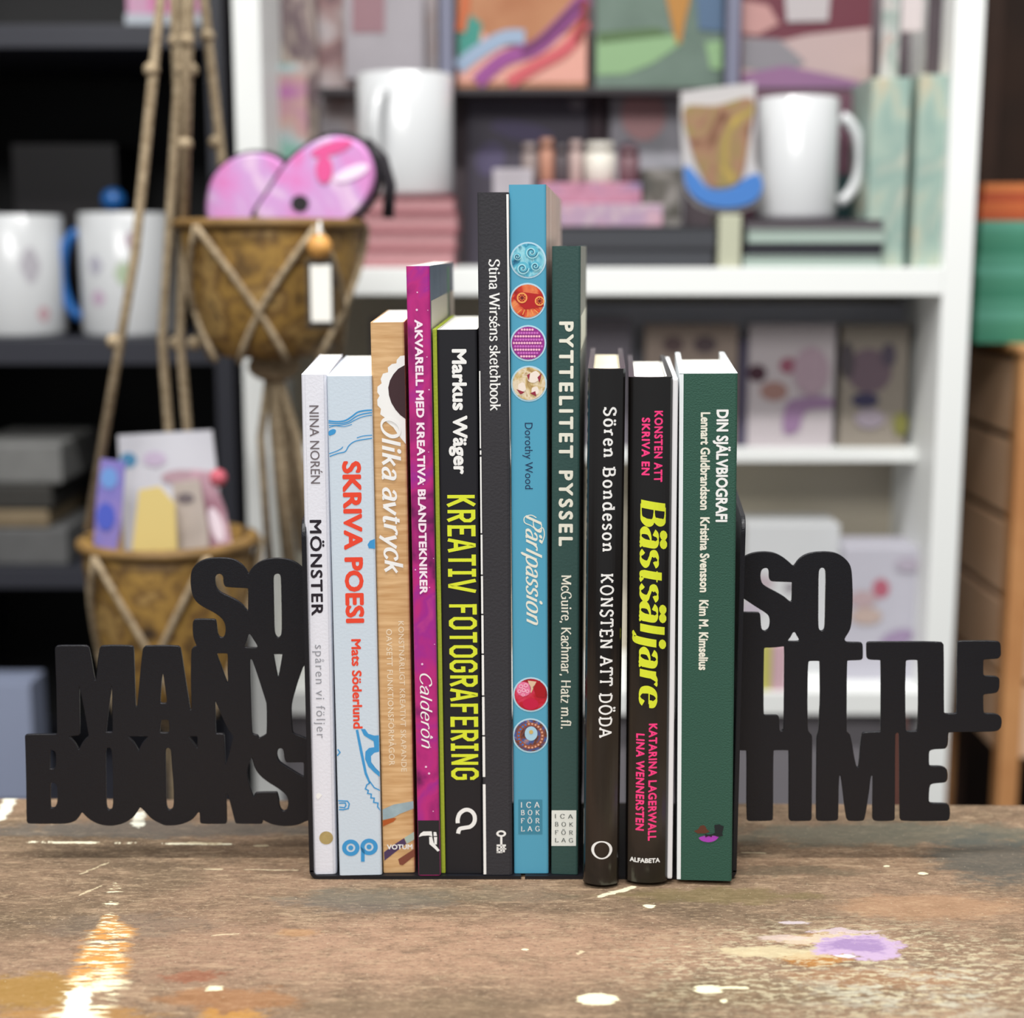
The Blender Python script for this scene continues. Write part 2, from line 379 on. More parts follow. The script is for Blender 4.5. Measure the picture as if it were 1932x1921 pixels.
# 1 white paperback
b1 = book('paperback_book', 'white paperback, first in the row beside the bookend, with grey and black spine lettering', 'book',
          588.5, 637.3, 1650, 568, 616, 707, 797, 0.118, [mat('white_cover', (226, 227, 236), 0.45, bump=0.15)], corner=0.0016)
letter(b1, 'NINA NORÉN', 'sans', 585, 602.5, 765, 912.7, brownink, 'grey brown author lettering', bold=0.006)
letter(b1, 'MÖNSTER', 'sans', 586, 608, 981, 1162, ink, 'black title lettering', bold=0.026, space=1.12)
letter(b1, 'spåren vi följer', 'sans', 596, 612.5, 1217, 1393, greyink, 'pale grey subtitle lettering', space=1.18)
disc(b1, 615.4, 1581, 13, 13, mat('gold_foil', (196, 176, 120), 0.4, metal=0.35, noise=0.15, nscale=400), 'emblem', 'gold dot at the foot of the spine')
poly(b1, [(597, 1498), (602, 1496), (608, 1500), (604, 1505), (600, 1509), (596, 1504)], white, 'scuff', 'white scuff mark')
# 2 pale blue paperback
b2 = book('paperback_book', 'pale blue paperback with red title lettering and blue line drawings on the spine', 'book',
          640.7, 721.7, 1652, 616.7, 700.5, 710, 850, 0.118, [mat('pale_blue_cover', (203, 216, 228), 0.45, bump=0.1)])
letter(b2, 'SKRIVA POESI', 'sans', 649, 684, 870, 1176, redink, 'large red title lettering', bold=0.038)
letter(b2, 'Mats Söderlund', 'sans', 664.5, 682.5, 1206, 1375, redink, 'red author lettering', bold=0.032)
S1 = (560, 640, 3.843); S2 = (560, 1140, 3.557)
for pts, w in (([(230, 592), (290, 598), (350, 590), (400, 560), (440, 530), (490, 518), (545, 514)], 2), ([(230, 606), (300, 612), (370, 600), (430, 560), (480, 542), (545, 532)], 1.6),
               ([(232, 625), (300, 625), (370, 612), (430, 582), (480, 562), (545, 550)], 1.2), ([(234, 640), (280, 628), (340, 634), (400, 618)], 1),
               ([(435, 716), (480, 702), (545, 696)], 1.2), ([(238, 850), (300, 828), (350, 815), (380, 770), (430, 738), (545, 718)], 1.4), ([(234, 830), (280, 815), (320, 795), (334, 780)], 1.2)):
    line(b2, pts, w*1.4, blueink, 'line_drawing', None, 1, S1)
poly(b2, [(232, 668), (262, 652), (283, 660), (275, 685), (245, 698), (232, 696)], blueink, 'line_drawing', None, 1, S1, True)
poly(b2, [(568, 1448), (530, 1462), (513, 1490), (522, 1516), (568, 1520)], blueink, 'line_drawing', None, 1, S1, False)
poly(b2, [(395, 845), (412, 842), (440, 980), (470, 1130), (495, 1195), (485, 1205), (455, 1140), (425, 1000)], blueink, 'line_drawing', None, 1, S2)
poly(b2, [(430, 838), (458, 838), (480, 870), (520, 882), (556, 880), (562, 1160), (520, 1130), (480, 1090), (458, 1040), (460, 990), (485, 965), (520, 960), (515, 920), (480, 900), (450, 880)], blueink, 'line_drawing', None, 1, S2)
poly(b2, [(556, 990), (520, 998), (498, 1020), (500, 1060), (530, 1100), (562, 1125)], mat('pale_blue_cover', (203, 216, 228)), 'line_drawing', None, 2, S2)
for pts in ([(490, 1200), (470, 1212), (460, 1240), (480, 1250), (475, 1270), (500, 1275), (497, 1300), (520, 1302), (515, 1330), (545, 1335), (542, 1360), (570, 1385)], [(490, 1190), (520, 1232), (560, 1250)],
            [(278, 1320), (340, 1322), (352, 1340), (345, 1372), (310, 1380), (282, 1378)], [(282, 1336), (325, 1334), (330, 1350), (320, 1366), (284, 1362)], [(275, 975), (290, 995), (270, 1018)]):
    line(b2, pts, 2.6, blueink, 'line_drawing', None, 1, S2, smooth=False)
disc(b2, 661.8, 1599.7, 16.5, 16.5, blueink, 'emblem', 'blue two-ring publisher mark', inner=(8.5, 8.5)); disc(b2, 661.8, 1599.7, 4.8, 4.8, blueink, 'emblem')
disc(b2, 696.3, 1598.0, 16.5, 16.5, blueink, 'emblem', inner=(8.5, 8.5)); disc(b2, 696.3, 1598.0, 4.8, 4.8, blueink, 'emblem')
poly(b2, [(681, 1598), (688, 1604), (688, 1626), (681, 1626)], blueink, 'emblem')
# 3 wood-look book
wood_c = mat('wood_look_cover', (222, 184, 136), 0.55, c2=(196, 152, 102), nscale=9)
nt = wood_c.node_tree; mp = nt.nodes.new('ShaderNodeMapping'); mp.inputs['Scale'].default_value = (6, 6, 60)
tcn = [n for n in nt.nodes if n.type == 'TEX_COORD'][0]; nn = [n for n in nt.nodes if n.type == 'TEX_NOISE'][0]
nt.links.new(tcn.outputs['Object'], mp.inputs['Vector']); nt.links.new(mp.outputs['Vector'], nn.inputs['Vector'])
b3 = book('craft_book', 'wood-grain patterned book with white brush-script title and coloured pencils at its foot', 'book',
          723, 782.5, 1647, 698.6, 763, 608.5, 905, 0.122, [wood_c])
poly(b3, [(785, 118), (750, 122), (725, 150), (722, 175), (690, 180), (660, 205), (662, 240), (625, 250), (608, 290), (615, 320), (585, 345), (583, 385), (600, 410), (583, 440), (585, 480), (610, 505), (605, 545), (640, 570), (650, 600), (700, 640), (740, 700), (790, 760)], white, 'print', 'white splash around the dark round spot', 1, S1)
poly(b3, [(785, 188), (735, 215), (700, 255), (675, 300), (663, 350), (668, 405), (685, 460), (715, 510), (750, 550), (792, 580)], mat('dark_brown_ink', (62, 40, 44), 0.5), 'print', 'dark brown round spot', 2, S1)
letter(b3, 'Olika avtryck', 'pen', 723, 757, 787, 1082, white, 'white brush-script title', thick=13, thin=7, serif=0, shear=0.22, space=-1, layer=3)
thinw = mat('pale_tan_ink', (238, 222, 196), 0.5)
letter(b3, 'KONSTNÄRLIGT KREATIVT SKAPANDE', 'sans', 754.5, 764.5, 1172, 1456, thinw, space=1.06)
letter(b3, 'OAVSETT FUNKTIONSFÖRMÅGOR', 'sans', 731.5, 742, 1187, 1444.5, thinw, space=1.06)
poly(b3, [(575, 1378), (650, 1345), (785, 1322), (785, 1372), (690, 1408), (650, 1432), (577, 1448)], mat('grey_blue_pencil', (160, 182, 190), 0.5, noise=0.2), 'print', 'grey blue pencil picture', 1, S2)
poly(b3, [(577, 1452), (650, 1434), (668, 1438), (650, 1460), (578, 1492)], mat('orange_pencil', (176, 88, 40), 0.5), 'print', 'orange pencil picture', 1, S2)
poly(b3, [(585, 1665), (650, 1615), (720, 1570), (735, 1608), (660, 1665), (588, 1722)], mat('purple_pencil', (78, 58, 92), 0.5), 'print', 'dark purple pencil picture', 1, S2)
poly(b3, [(722, 1568), (790, 1528), (792, 1580), (738, 1608)], mat('grey_green_ink', (172, 190, 178), 0.5), 'print', None, 1, S2)
poly(b3, [(680, 1712), (790, 1642), (795, 1690), (712, 1752), (690, 1748)], mat('brown_pencil', (128, 72, 56), 0.5), 'print', 'brown pencil picture', 1, S2)
letter(b3, 'VOTUM', 'sans', 730, 778.5, 1593.5, 1602, white, horiz=True, bold=0.03, layer=3)
# 4 magenta
mag = marble('magenta_galaxy', [(104, 20, 82), (156, 30, 112), (186, 40, 124), (160, 38, 142), (204, 70, 134)], scale=34, dist=1.2, rough=0.4)
slate = mat('slate_cover', (118, 134, 152), 0.5, noise=0.15, nscale=70)
b4 = book('art_technique_book', 'tall magenta cosmic patterned paperback with white capital title, black at its foot', 'book',
          789.5, 832.5, 1652, 766, 809, 502, 1014, 0.172, [mag, mag, slate, paper])
random.seed(3)
for k in range(26):
    x = random.uniform(771, 825); y = random.uniform(520, 1540); r = random.choice((0.9, 1.1, 1.4, 2.2))
    if uv(b4, x, y)[0] > 0.0003 and uv(b4, x, y)[0] < b4['w']-0.0003: disc(b4, x, y, r, r, mat('pale_pink_ink', (236, 196, 226), 0.5), 'speck', n=8)
letter(b4, 'AKVARELL MED KREATIVA BLANDTEKNIKER', 'sans', 787, 802, 603, 1121.5, mat('pinkish_white_ink', (246, 228, 240), 0.5), 'white title lettering', bold=0.038, space=1.04, layer=2)
letter(b4, 'Calderón', 'pen', 794, 815, 1270.7, 1412, white, 'white handwritten author name', thick=8.5, thin=5, serif=0, shear=0.3, layer=2)
Mi, uvv = b4['Mi'], [uv(b4, 811, 1548), uv(b4, 811, 1652)]
def band(bk, ya, yb_, m, u0=0.0, u1=1.0, name='print', label=None, layer=1, xm=None):
    xm = xm or 900; va = uv(bk, xm, ya)[1]; vb = uv(bk, xm, yb_)[1]; a, b = bk['w']*u0, bk['w']*u1; vb = max(vb, 0.0003); va = min(va, bk['h']-0.0002)
    n = 8; V = [(a+(b-a)*i/n, v, 0) for v in (vb, va) for i in range(n+1)]
    return drop(bk, V, [(i, i+1, n+2+i, n+1+i) for i in range(n)], m, name, label, layer)
band(b4, 1548, 1651, mat('black_cover', (34, 34, 38), 0.5), 0.02, 0.98, label='black panel at the foot of the spine', xm=811)
for q in ([(818, 1562), (830, 1538), (850, 1525), (905, 1524), (910, 1558), (885, 1552), (845, 1554)], [(918, 1528), (936, 1530), (941, 1555), (918, 1556)], [(888, 1562), (908, 1560), (918, 1600), (962, 1652), (945, 1660), (925, 1640), (890, 1610)], [(920, 1562), (942, 1562), (940, 1612), (924, 1612)]):
    poly(b4, q, white, 'emblem', None, 2, S2)
# cream band and green line on its right board
def side_quad(bk, y0, y1, v0, v1, m, side=1, name='print', label=None):
    x = bk['w'] if side > 0 else 0
    bm = B(); e = 0.0001*side
    vs = [bm.verts.new((x+e, y, v)) for y, v in ((y0, v0), (y1, v0), (y1, v1), (y0, v1))]; bm.faces.new(vs)
    return obj(name, bm, m, bk['root'], local=True, label=label)
h4 = b4['h']; side_quad(b4, 0.004, 0.17, h4-0.030, h4-0.014, mat('cream_board', (212, 206, 190), 0.6), label='cream band on the grey back cover')
side_quad(b4, 0.118, 0.132, 0.01, h4-0.002, mat('green_board', (120, 178, 140), 0.6), label='green stripe on the grey back cover')
# 5 black and yellow
blk = mat('black_cover_2', (30, 30, 35), 0.42)
b5 = book('photography_book', 'black book with yellow angular title lettering and a lime strip along its left edge', 'book',
          841, 912, 1648, 824.5, 900, 622, 1030, 0.125, [blk, lime, blk, paper])
bm = B(); e = 0.0026; vs = []
bx(bm, -0.0019, -0.0001, 0.0002, 0.124, 0.0, b5['h']+0.0002, 0.0003)
obj('cover_board', bm, mat('lime_cloth', (158, 172, 48), 0.7, bump=0.3), b5['root'], local=True, label='lime green cover board')
letter(b5, 'Markus Wäger', 'sans', 854, 881.5, 658.7, 895, white, 'white author lettering', bold=0.038)
letter(b5, 'KREATIV', 'pen', 848.5, 893.5, 934, 1119, yellowink, 'yellow angular title lettering', thick=12.5, thin=12.5, serif=0, octo=True, space=4)
letter(b5, 'FOTOGRAFERING', 'pen', 853, 897.5, 1140, 1471.5, yellowink, 'yellow angular title lettering', thick=12.5, thin=12.5, serif=0, octo=True, space=4)
S5 = (800, 1240, 4.176)
line(b5, [(266, 1308), (266, 1275), (282, 1232), (325, 1203), (370, 1212), (398, 1250), (396, 1300), (365, 1335), (315, 1345), (280, 1355), (268, 1390)], 8, white, 'emblem', 'white hook-shaped publisher mark', 1, S5)
# 6 sketchbook
b6 = book('sketchbook', 'tall charcoal grey sketchbook with white serif title running down its spine', 'book',
          912, 969, 1651, 900.5, 958, 363, 955, 0.15, [mat('charcoal_cover', (54, 53, 57), 0.7, 0.25, bump=0.3)], corner=0.0014)
letter(b6, 'Stina Wirséns sketchbook', 'pen', 924, 943, 489.5, 775, white, 'white serif title', thick=12, thin=5.5, serif=6.5)
for (ya, yb_) in ((700, 846), (850, 858), (862, 1006), (1009, 1084), (1087, 1158), (1161, 1233), (1236, 1312), (1315, 1387), (1390, 1466), (1480, 1650)):
    xm = 904; va = uv(b6, xm, ya)[1]; vb = max(0.0003, uv(b6, xm, yb_)[1]); k = (ya-363)/1290
    uu = 0.0003+0.0011*k
    drop(b6, [(0.0001, vb, 0), (uu, vb, 0), (uu, va, 0), (0.0001, va, 0)], [(0, 1, 2, 3)], white, 'edge_strip', 'white strip along the left edge')
va, vb = b6['h']-0.0008, uv(b6, 960, 870)[1]
drop(b6, [(b6['w']-0.0001, vb, 0), (b6['w']-0.0001, va, 0), (b6['w']-0.0010, va, 0)], [(0, 1, 2)], white, 'edge_strip', 'white sliver along the right edge')
disc(b6, 945.6, 1573, 9.3, 6.5, white, 'emblem', 'white key emblem', inner=(5, 3))
line(b6, [(945.8, 1579), (945.8, 1609)], 4.2, white, 'emblem', smooth=False)
for q in ((937, 1593.5, 954.5, 1597), (937, 1598, 940.5, 1609), (937, 1606, 948, 1609.5), (949, 1595, 952.5, 1608), (940, 1600.5, 955, 1603)):
    poly(b6, [(q[0], q[1]), (q[2], q[1]), (q[2], q[3]), (q[0], q[3])], white, 'emblem')
# 7 blue bead book
bluec = mat('sky_blue_cover', (84, 162, 192), 0.35)
pinkw = marble('rose_brown_cover', [(190, 140, 120), (226, 192, 176), (240, 220, 210), (206, 160, 146)], scale=40, dist=0.6, stretch=(1, 6, 0.2))
b7 = book('bead_craft_book', 'tallest book, sky blue with six round bead pictures on its spine', 'book',
          970, 1037, 1648, 960, 1028.5, 348.5, 1000, 0.20, [bluec, pinkw, pinkw, pinkw], flare=(0.0012, 0.010))
ringm = mat('pale_ring_ink', (182, 216, 232), 0.5)
def swirl(bk, cx, cy, r, m, w=2.0, turns=1.6, layer=3):
    pts = [(cx+r*(1-k/26)*math.cos(k*turns*6.283/24), cy+r*(1-k/26)*math.sin(k*turns*6.283/24)) for k in range(25)]
    line(bk, pts, w, m, 'print', None, layer, smooth=False)
PC = [(996.3, 491), (995.5, 568), (996.5, 647.5), (998, 724), (1001.7, 1310.6), (1001, 1388)]
PM = [marble('teal_swirl', [(22, 92, 128), (70, 166, 196), (150, 214, 226), (40, 120, 150)], 120, 2), marble('red_beads', [(150, 24, 20), (206, 60, 34), (240, 150, 90)], 110, 1.5), mat('purple_beads', (150, 48, 140)),
      marble('shell_beads', [(150, 110, 60), (204, 178, 120), (232, 216, 190), (180, 150, 100)], 220, 1), marble('ruby_beads', [(120, 10, 22), (190, 20, 44), (226, 70, 110)], 110, 1), marble('blue_brown_beads', [(18, 24, 60), (120, 66, 40), (40, 90, 160), (196, 140, 100)], 150, 2)]
BP = []
for i, (x, y) in enumerate(PC):
    BP.append(disc(b7, x, y, 34, 34, ringm, 'bead_picture', ['round picture of teal swirl beads', 'round picture of red patterned beads', 'round picture of purple bead weave', 'round picture of pearl and stone beads', 'round picture of ruby red beads', 'round picture of a blue brooch'][i], 1)); b7['par'] = BP[i]
    disc(b7, x, y, 31, 31, PM[i], 'print', None, 2)
b7['par'] = BP[0]
pal = mat('pale_teal_ink', (160, 218, 230)); dkt = mat('deep_teal_ink', (20, 78, 112))
for cx, cy, r in ((1003, 476, 13), (986, 506, 12), (1010, 502, 9), (976, 484, 7)):
    disc(b7, cx, cy, r, r, mat('mid_teal_ink', (92, 182, 206)), 'print', None, 3); swirl(b7, cx, cy, r, pal, 2.4, 1.6, 4); swirl(b7, cx, cy, r*0.8, dkt, 1.2, 1.4, 5)
b7['par'] = BP[1]
orr = mat('orange_ink', (238, 160, 84)); drd = mat('dark_red_ink', (110, 14, 18)); pkk = mat('light_pink_ink', (244, 186, 208))
poly(b7, [(968, 562), (978, 550), (1024, 556), (1026, 578), (990, 584)], mat('crimson_ink', (178, 26, 30)), 'print', None, 3)
for cx, cy, r in ((985, 562, 10), (1018, 568, 9)):
    disc(b7, cx, cy, r, r, orr, 'print', None, 4, inner=(r*0.72, r*0.72)); disc(b7, cx, cy, r*0.3, r*0.3, drd, 'print', None, 4)
    for k in range(8):
        a = k*0.785; line(b7, [(cx+r*.3*math.cos(a), cy+r*.3*math.sin(a)), (cx+r*.7*math.cos(a), cy+r*.7*math.sin(a))], 0.9, orr, 'print', None, 4, smooth=False)
for k in range(5): line(b7, [(976+k*10, 597-abs(k-2)*3), (984+k*6, 584)], 1.6, orr, 'print', None, 4, smooth=False)
b7['par'] = BP[2]
for r_ in range(9):
    y = 622+r_*6.3; hw = math.sqrt(max(0, 29**2-(y-647.5)**2)); k0 = 0
    x = 996.5-hw+2+(r_ % 2)*2
    Vb, Fb = [], []
    while x < 996.5+hw-1:
        u, v = uv(b7, x, y); s = len(Vb); Vb += [(u+0.0005*math.cos(a*1.047), v+0.0005*math.sin(a*1.047), 0) for a in range(6)]; Fb.append(tuple(range(s, s+6))); x += 5.0
    drop(b7, Vb, Fb, pkk if r_ % 2 == 0 else mat('lilac_pink_ink', (206, 110, 196)), 'print', None, 3)
b7['par'] = BP[3]
for q in ([(1000, 706), (1012, 700), (1020, 712), (1008, 722), (996, 718)], [(978, 726), (988, 722), (992, 736), (980, 738)], [(1004, 732), (1014, 730), (1016, 742), (1004, 744)]):
    poly(b7, q, mat('pearl_ink', (240, 226, 214)), 'print', None, 3, smooth=True)
for q in ([(994, 708), (1000, 704), (998, 718)], [(1014, 712), (1022, 704), (1018, 722)], [(974, 734), (990, 740), (982, 744)], [(1000, 742), (1010, 738), (1012, 748)]):
    poly(b7, q, mat('garnet_ink', (146, 40, 62)), 'print', None, 4)
b7['par'] = BP[4]
disc(b7, 988, 1300, 14, 14, mat('rose_bead_ink', (232, 120, 160)), 'print', None, 3)
for cx, cy, r in ((983, 1295, 4), (992, 1293, 4), (988, 1302, 4), (995, 1304, 3.5), (980, 1304, 3.5), (987, 1311, 3)): disc(b7, cx, cy, r, r, pkk, 'print', None, 4, inner=(r*.6, r*.6), n=12)
poly(b7, [(1005, 1296), (1018, 1284), (1030, 1298), (1028, 1316), (1012, 1314)], mat('ruby_ink', (166, 14, 28)), 'print', None, 3)
disc(b7, 1001, 1328, 15, 11, mat('raspberry_ink', (196, 24, 66)), 'print', None, 3)
poly(b7, [(996, 1284), (1012, 1286), (1002, 1308)], mat('sand_ink', (222, 190, 160)), 'print', None, 3)
b7['par'] = BP[5]
disc(b7, 1002, 1384, 12, 14, mat('ice_blue_ink', (170, 208, 228)), 'print', None, 3); disc(b7, 1002, 1381, 4, 4, mat('amber_ink', (206, 180, 110)), 'print', None, 4)
disc(b7, 1001, 1388, 26, 26, mat('copper_ink', (150, 84, 60)), 'print', None, 3, inner=(19, 19))
for k in range(22):
    a = k*0.2856; disc(b7, 1001+22.5*math.cos(a), 1388+22.5*math.sin(a), 2, 2, mat('bead_blue_ink', (50, 120, 200)) if 7 < k < 16 else mat('bead_tan_ink', (222, 166, 140)), 'print', None, 4, n=8)
b7['par'] = None
letter(b7, 'Dorothy Wood', 'sans', 990.5, 1005, 797.8, 923, mat('navy_ink', (24, 48, 84)), 'dark blue author lettering')
letter(b7, 'Pärlpassion', 'pen', 993, 1022, 971.9, 1179.7, cream, 'cream script title', thick=12, thin=4, serif=3.5, shear=0.45)
line(b7, [(1012, 977), (1002, 972), (990, 976), (990, 986), (1002, 992), (1014, 1000), (1024, 996), (1027, 1010), (1022, 1026)], 1.8, cream, 'lettering')
def rows(bk, xs, ys, m, layer=3, par=None):
    bk['par'] = par
    for t, (a, b) in zip(('I C A', 'B O K', 'F Ö R', 'L A G'), ys):
        letter(bk, t, 'pen', xs[0], xs[1], a, b, m, horiz=True, thick=11, thin=6, serif=6, space=8, layer=layer)
    bk['par'] = None
S5p = lambda x, y: (800+x/4.176, 1240+y/4.176)
lp7 = poly(b7, [S5p(743, 1122), S5p(932, 1122), S5p(932, 1394), S5p(743, 1394)], mat('teal_label', (62, 134, 160)), 'label_panel', 'teal publisher panel', 1)
rows(b7, (983, 1018), [(1513.5, 1523.5), (1528.5, 1537.5), (1544, 1553), (1559, 1568)], white, par=lp7)
# 8 dark green hardcover
dgreen = mat('dark_green_cover', (46, 76, 72), 0.55, bump=0.2)
b8 = book('puzzle_book', 'dark green hardcover with widely spaced cream capitals and a white square at its foot', 'book',
          1040, 1091, 1649, 1041.5, 1095, 464.5, 1160, 0.125, [dgreen, dgreen, mat('grey_board', (150, 152, 144), 0.7), dgreen], hard=True)
side_quad(b8, 0.006, 0.12, b8['h']-0.042, b8['h']-0.028, mat('cream_board2', (236, 236, 220), 0.6), label='cream patch on the back board')
letter(b8, 'PYTTELITET PYSSEL', 'sans', 1054.5, 1081.5, 606.7, 1030.5, cream, 'cream title capitals', bold=0.038, space=1.35)
letter(b8, 'McGuire, Kachmar, Hatz m.fl.', 'pen', 1059, 1077, 1085, 1375, cream, 'cream serif author lettering', thick=12, thin=5.5, serif=6.5)
lp8 = poly(b8, [S5p(1006, 1207), S5p(1200, 1207), S5p(1197, 1487), S5p(1004, 1487)], mat('white_label', (228, 232, 226)), 'label_panel', 'white publisher square', 1)
rows(b8, (1047, 1081), [(1536, 1544.5), (1551, 1559.5), (1566.5, 1575), (1581, 1589.5)], mat('dark_ink', (52, 60, 58)), par=lp8)
# 9 glossy black
gblack = mat('glossy_black_jacket', (18, 15, 14), 0.22, 0.5, coat=0.6)
b9 = book('crime_writing_book', 'glossy black rounded hardcover with white typewriter lettering and a white ring', 'book',
          1100, 1165.5, 1664, 1109, 1182, 695, 1145, 0.125, [gblack, gblack, gblack, gblack], hard=True, bulge=0.0030, pg=paper_cream)
letter(b9, 'Sören Bondeson', 'pen', 1138.5, 1160, 766.8, 1038, white, 'white typewriter author lettering', thick=12.5, thin=10.5, serif=10, space=13)
letter(b9, 'KONSTEN ATT DÖDA', 'pen', 1132.5, 1155, 1080, 1388, white, 'white typewriter title', thick=12.5, thin=10.5, serif=9.5, space=11)
disc(b9, 1135.4, 1599, 19.8, 18, white, 'emblem', 'white ring emblem', inner=(14.5, 15.5))
# 10 black, pink and yellow
b10 = book('bestseller_book', 'glossy black rounded hardcover with yellow italic title between pink capitals', 'book',
           1180, 1258, 1660, 1186, 1270, 711, 1178, 0.125, [gblack, gblack, mat('white_board', (230, 230, 232), 0.5), gblack], hard=True, bulge=0.0028)
bm = B(); bx(bm, b10['w'], b10['w']+0.0022, 0.0003, 0.122, 0.0006, b10['h']-0.0006, 0.0008)
obj('cover_board', bm, mat('white_board', (230, 230, 232)), b10['root'], local=True, label='white board along the right edge')
letter(b10, 'KONSTEN ATT', 'sans', 1234, 1250, 774, 908, pinkink, 'pink capitals', bold=0.038, space=1.15)
letter(b10, 'SKRIVA EN', 'sans', 1210.5, 1226, 786.6, 895, pinkink, 'pink capitals', bold=0.038, space=1.15)
letter(b10, 'Bästsäljare', 'pen', 1208, 1253, 940.7, 1332.4, yellowink, 'large yellow italic title', thick=18, thin=3.5, serif=6, shear=0.14, space=3)
letter(b10, 'KATARINA LAGERWALL', 'sans', 1223, 1239, 1361.6, 1581.7, pinkink, 'pink capitals', bold=0.038, space=1.12)
letter(b10, 'LINA WENNERSTEN', 'sans', 1199.5, 1215.5, 1380.6, 1562.8, pinkink, 'pink capitals', bold=0.038, space=1.12)
letter(b10, 'ALFABETA', 'sans', 1188, 1245, 1614, 1624, white, horiz=True, bold=0.038)
# 11 green
green = mat('green_cloth_cover', (44, 84, 70), 0.65, bump=0.4, bscale=1500)
wboard = mat('white_jacket_edge', (232, 238, 240), 0.4)
b11 = book('autobiography_guide_book', 'wide bottle green hardcover, last in the row, with white condensed title and tiny hats', 'book',
           1277, 1381.5, 1660, 1282, 1391.5, 705, 1234, 0.125, [green, wboard, wboard, wboard], hard=True, block_drop=0.0035)
band(b11, 704, 1660, wboard, 0.0, 0.07, 'edge_strip', 'white strip along the left edge', xm=1290)
letter(b11, 'DIN SJÄLVBIOGRAFI', 'sans', 1351, 1373.5, 772.8, 985, white, 'white condensed title', bold=0.038)
letter(b11, 'Lennart Guldbrandsson', 'sans', 1321.5, 1339.5, 778, 962.3, cream, 'white author lettering', bold=0.038)
letter(b11, 'Kristina Svensson', 'sans', 1320.5, 1338.5, 975.9, 1117.7, cream, 'white author lettering', bold=0.038)
letter(b11, 'Kim M. Kimselius', 'sans', 1318.5, 1336.5, 1132, 1264.5, cream, 'white author lettering', bold=0.038)
S7 = (1080, 1140, 3.4295)
poly(b11, [(785, 1468), (812, 1458), (828, 1434), (850, 1430), (862, 1440), (870, 1458), (890, 1472), (860, 1484), (810, 1484)], mat('brown_hat_ink', (92, 52, 36)), 'emblem', 'small brown hat', 1, S7)
poly(b11, [(818, 1512), (850, 1500), (900, 1498), (945, 1502), (925, 1528), (885, 1540), (840, 1532)], mat('magenta_ink', (166, 62, 178)), 'emblem', 'magenta hat brim', 2, S7, True)
poly(b11, [(918, 1428), (950, 1424), (980, 1438), (968, 1480), (974, 1498), (940, 1504), (900, 1490), (922, 1478)], mat('top_hat_ink', (24, 30, 34)), 'emblem', 'small black top hat', 3, S7)
poly(b11, [(858, 1486), (880, 1492), (905, 1486), (902, 1506), (880, 1500), (860, 1508)], ink, 'emblem', None, 3, S7)
# ---------------------------------------------------------------- bookends
def z2p(pts, ox, oy, s): return [(ox+x/s, oy+y/s) for x, y in pts]
def Q(s): return [tuple(map(float, q.split(','))) for q in s.split()]
A1 = (340, 1040, 7.388); A2 = (90, 1200, 7.388); A3 = (330, 1200, 7.388); A4 = (40, 1360, 6.861); A5 = (310, 1360, 6.861); A0 = (20, 1030, 3.2017)
def ZP(s, a): return z2p(Q(s), *a)
L_OUT = (ZP('1108,230 1104,180 1116,140 1140,106 1180,85', A0)[:0] +
 ZP('155,300 185,230 250,165 340,120 440,102 560,98 660,103 740,120 820,160 890,225 930,290 945,318 960,315 975,280 1020,220 1100,155 1200,118 1320,102 1440,108 1540,130 1630,175 1700,235', A1) +
 [(580, 1080), (583, 1200)] + ZP('1800,420 1780,430 1700,660 1615,950 1618,1100 1630,1340 1660,1375 1800,1420', A3) + [(587, 1400), (588, 1547)] +
 ZP('1835,1295 1780,1325 1700,1352 1600,1362 1500,1358 1400,1340 1320,1305 1280,1280 1268,1295 1268,1318 1255,1332 940,1333 920,1315 900,1230 845,1020 825,940 797,940 795,1015 800,1200 803,1315 790,1332 490,1333 466,1318 463,1190 445,1180 430,1190 390,1245 340,1290 260,1325 180,1347 80,1355 0,1352', A5) +
 ZP('1820,1335 1720,1290 1650,1230 1600,1170 1560,1130 1537,1115 1515,1150 1460,1235 1400,1285 1300,1335 1200,1355 1130,1357 1040,1347 940,1310 860,1255 810,1200 783,1180 760,1215 730,1265 680,1305 600,1327 520,1332 110,1332 80,1320 72,1290 68,800 55,260 50,200 70,182 470,182', A4) +
 ZP('125,700 105,200 110,160 140,140 540,140 575,180 645,610 660,625 680,612 720,200 735,160 760,140 1160,140 1190,165 1200,500 1215,985 1235,995 1255,980 1290,560 1325,200 1345,160 1375,143 1800,143 1830,160', A2) +
 ZP('75,190 130,560 205,1030 222,1038 240,1025 225,600 232,210 250,170 305,145', A3) +
 ZP('235,1320 205,1250 180,1170 178,1010 190,970 215,952 480,955 497,990 510,1130 530,1190 570,1218 615,1200 637,1130 637,1050 615,980 570,920 470,850 350,790 250,730 190,650 158,550 148,430', A1))
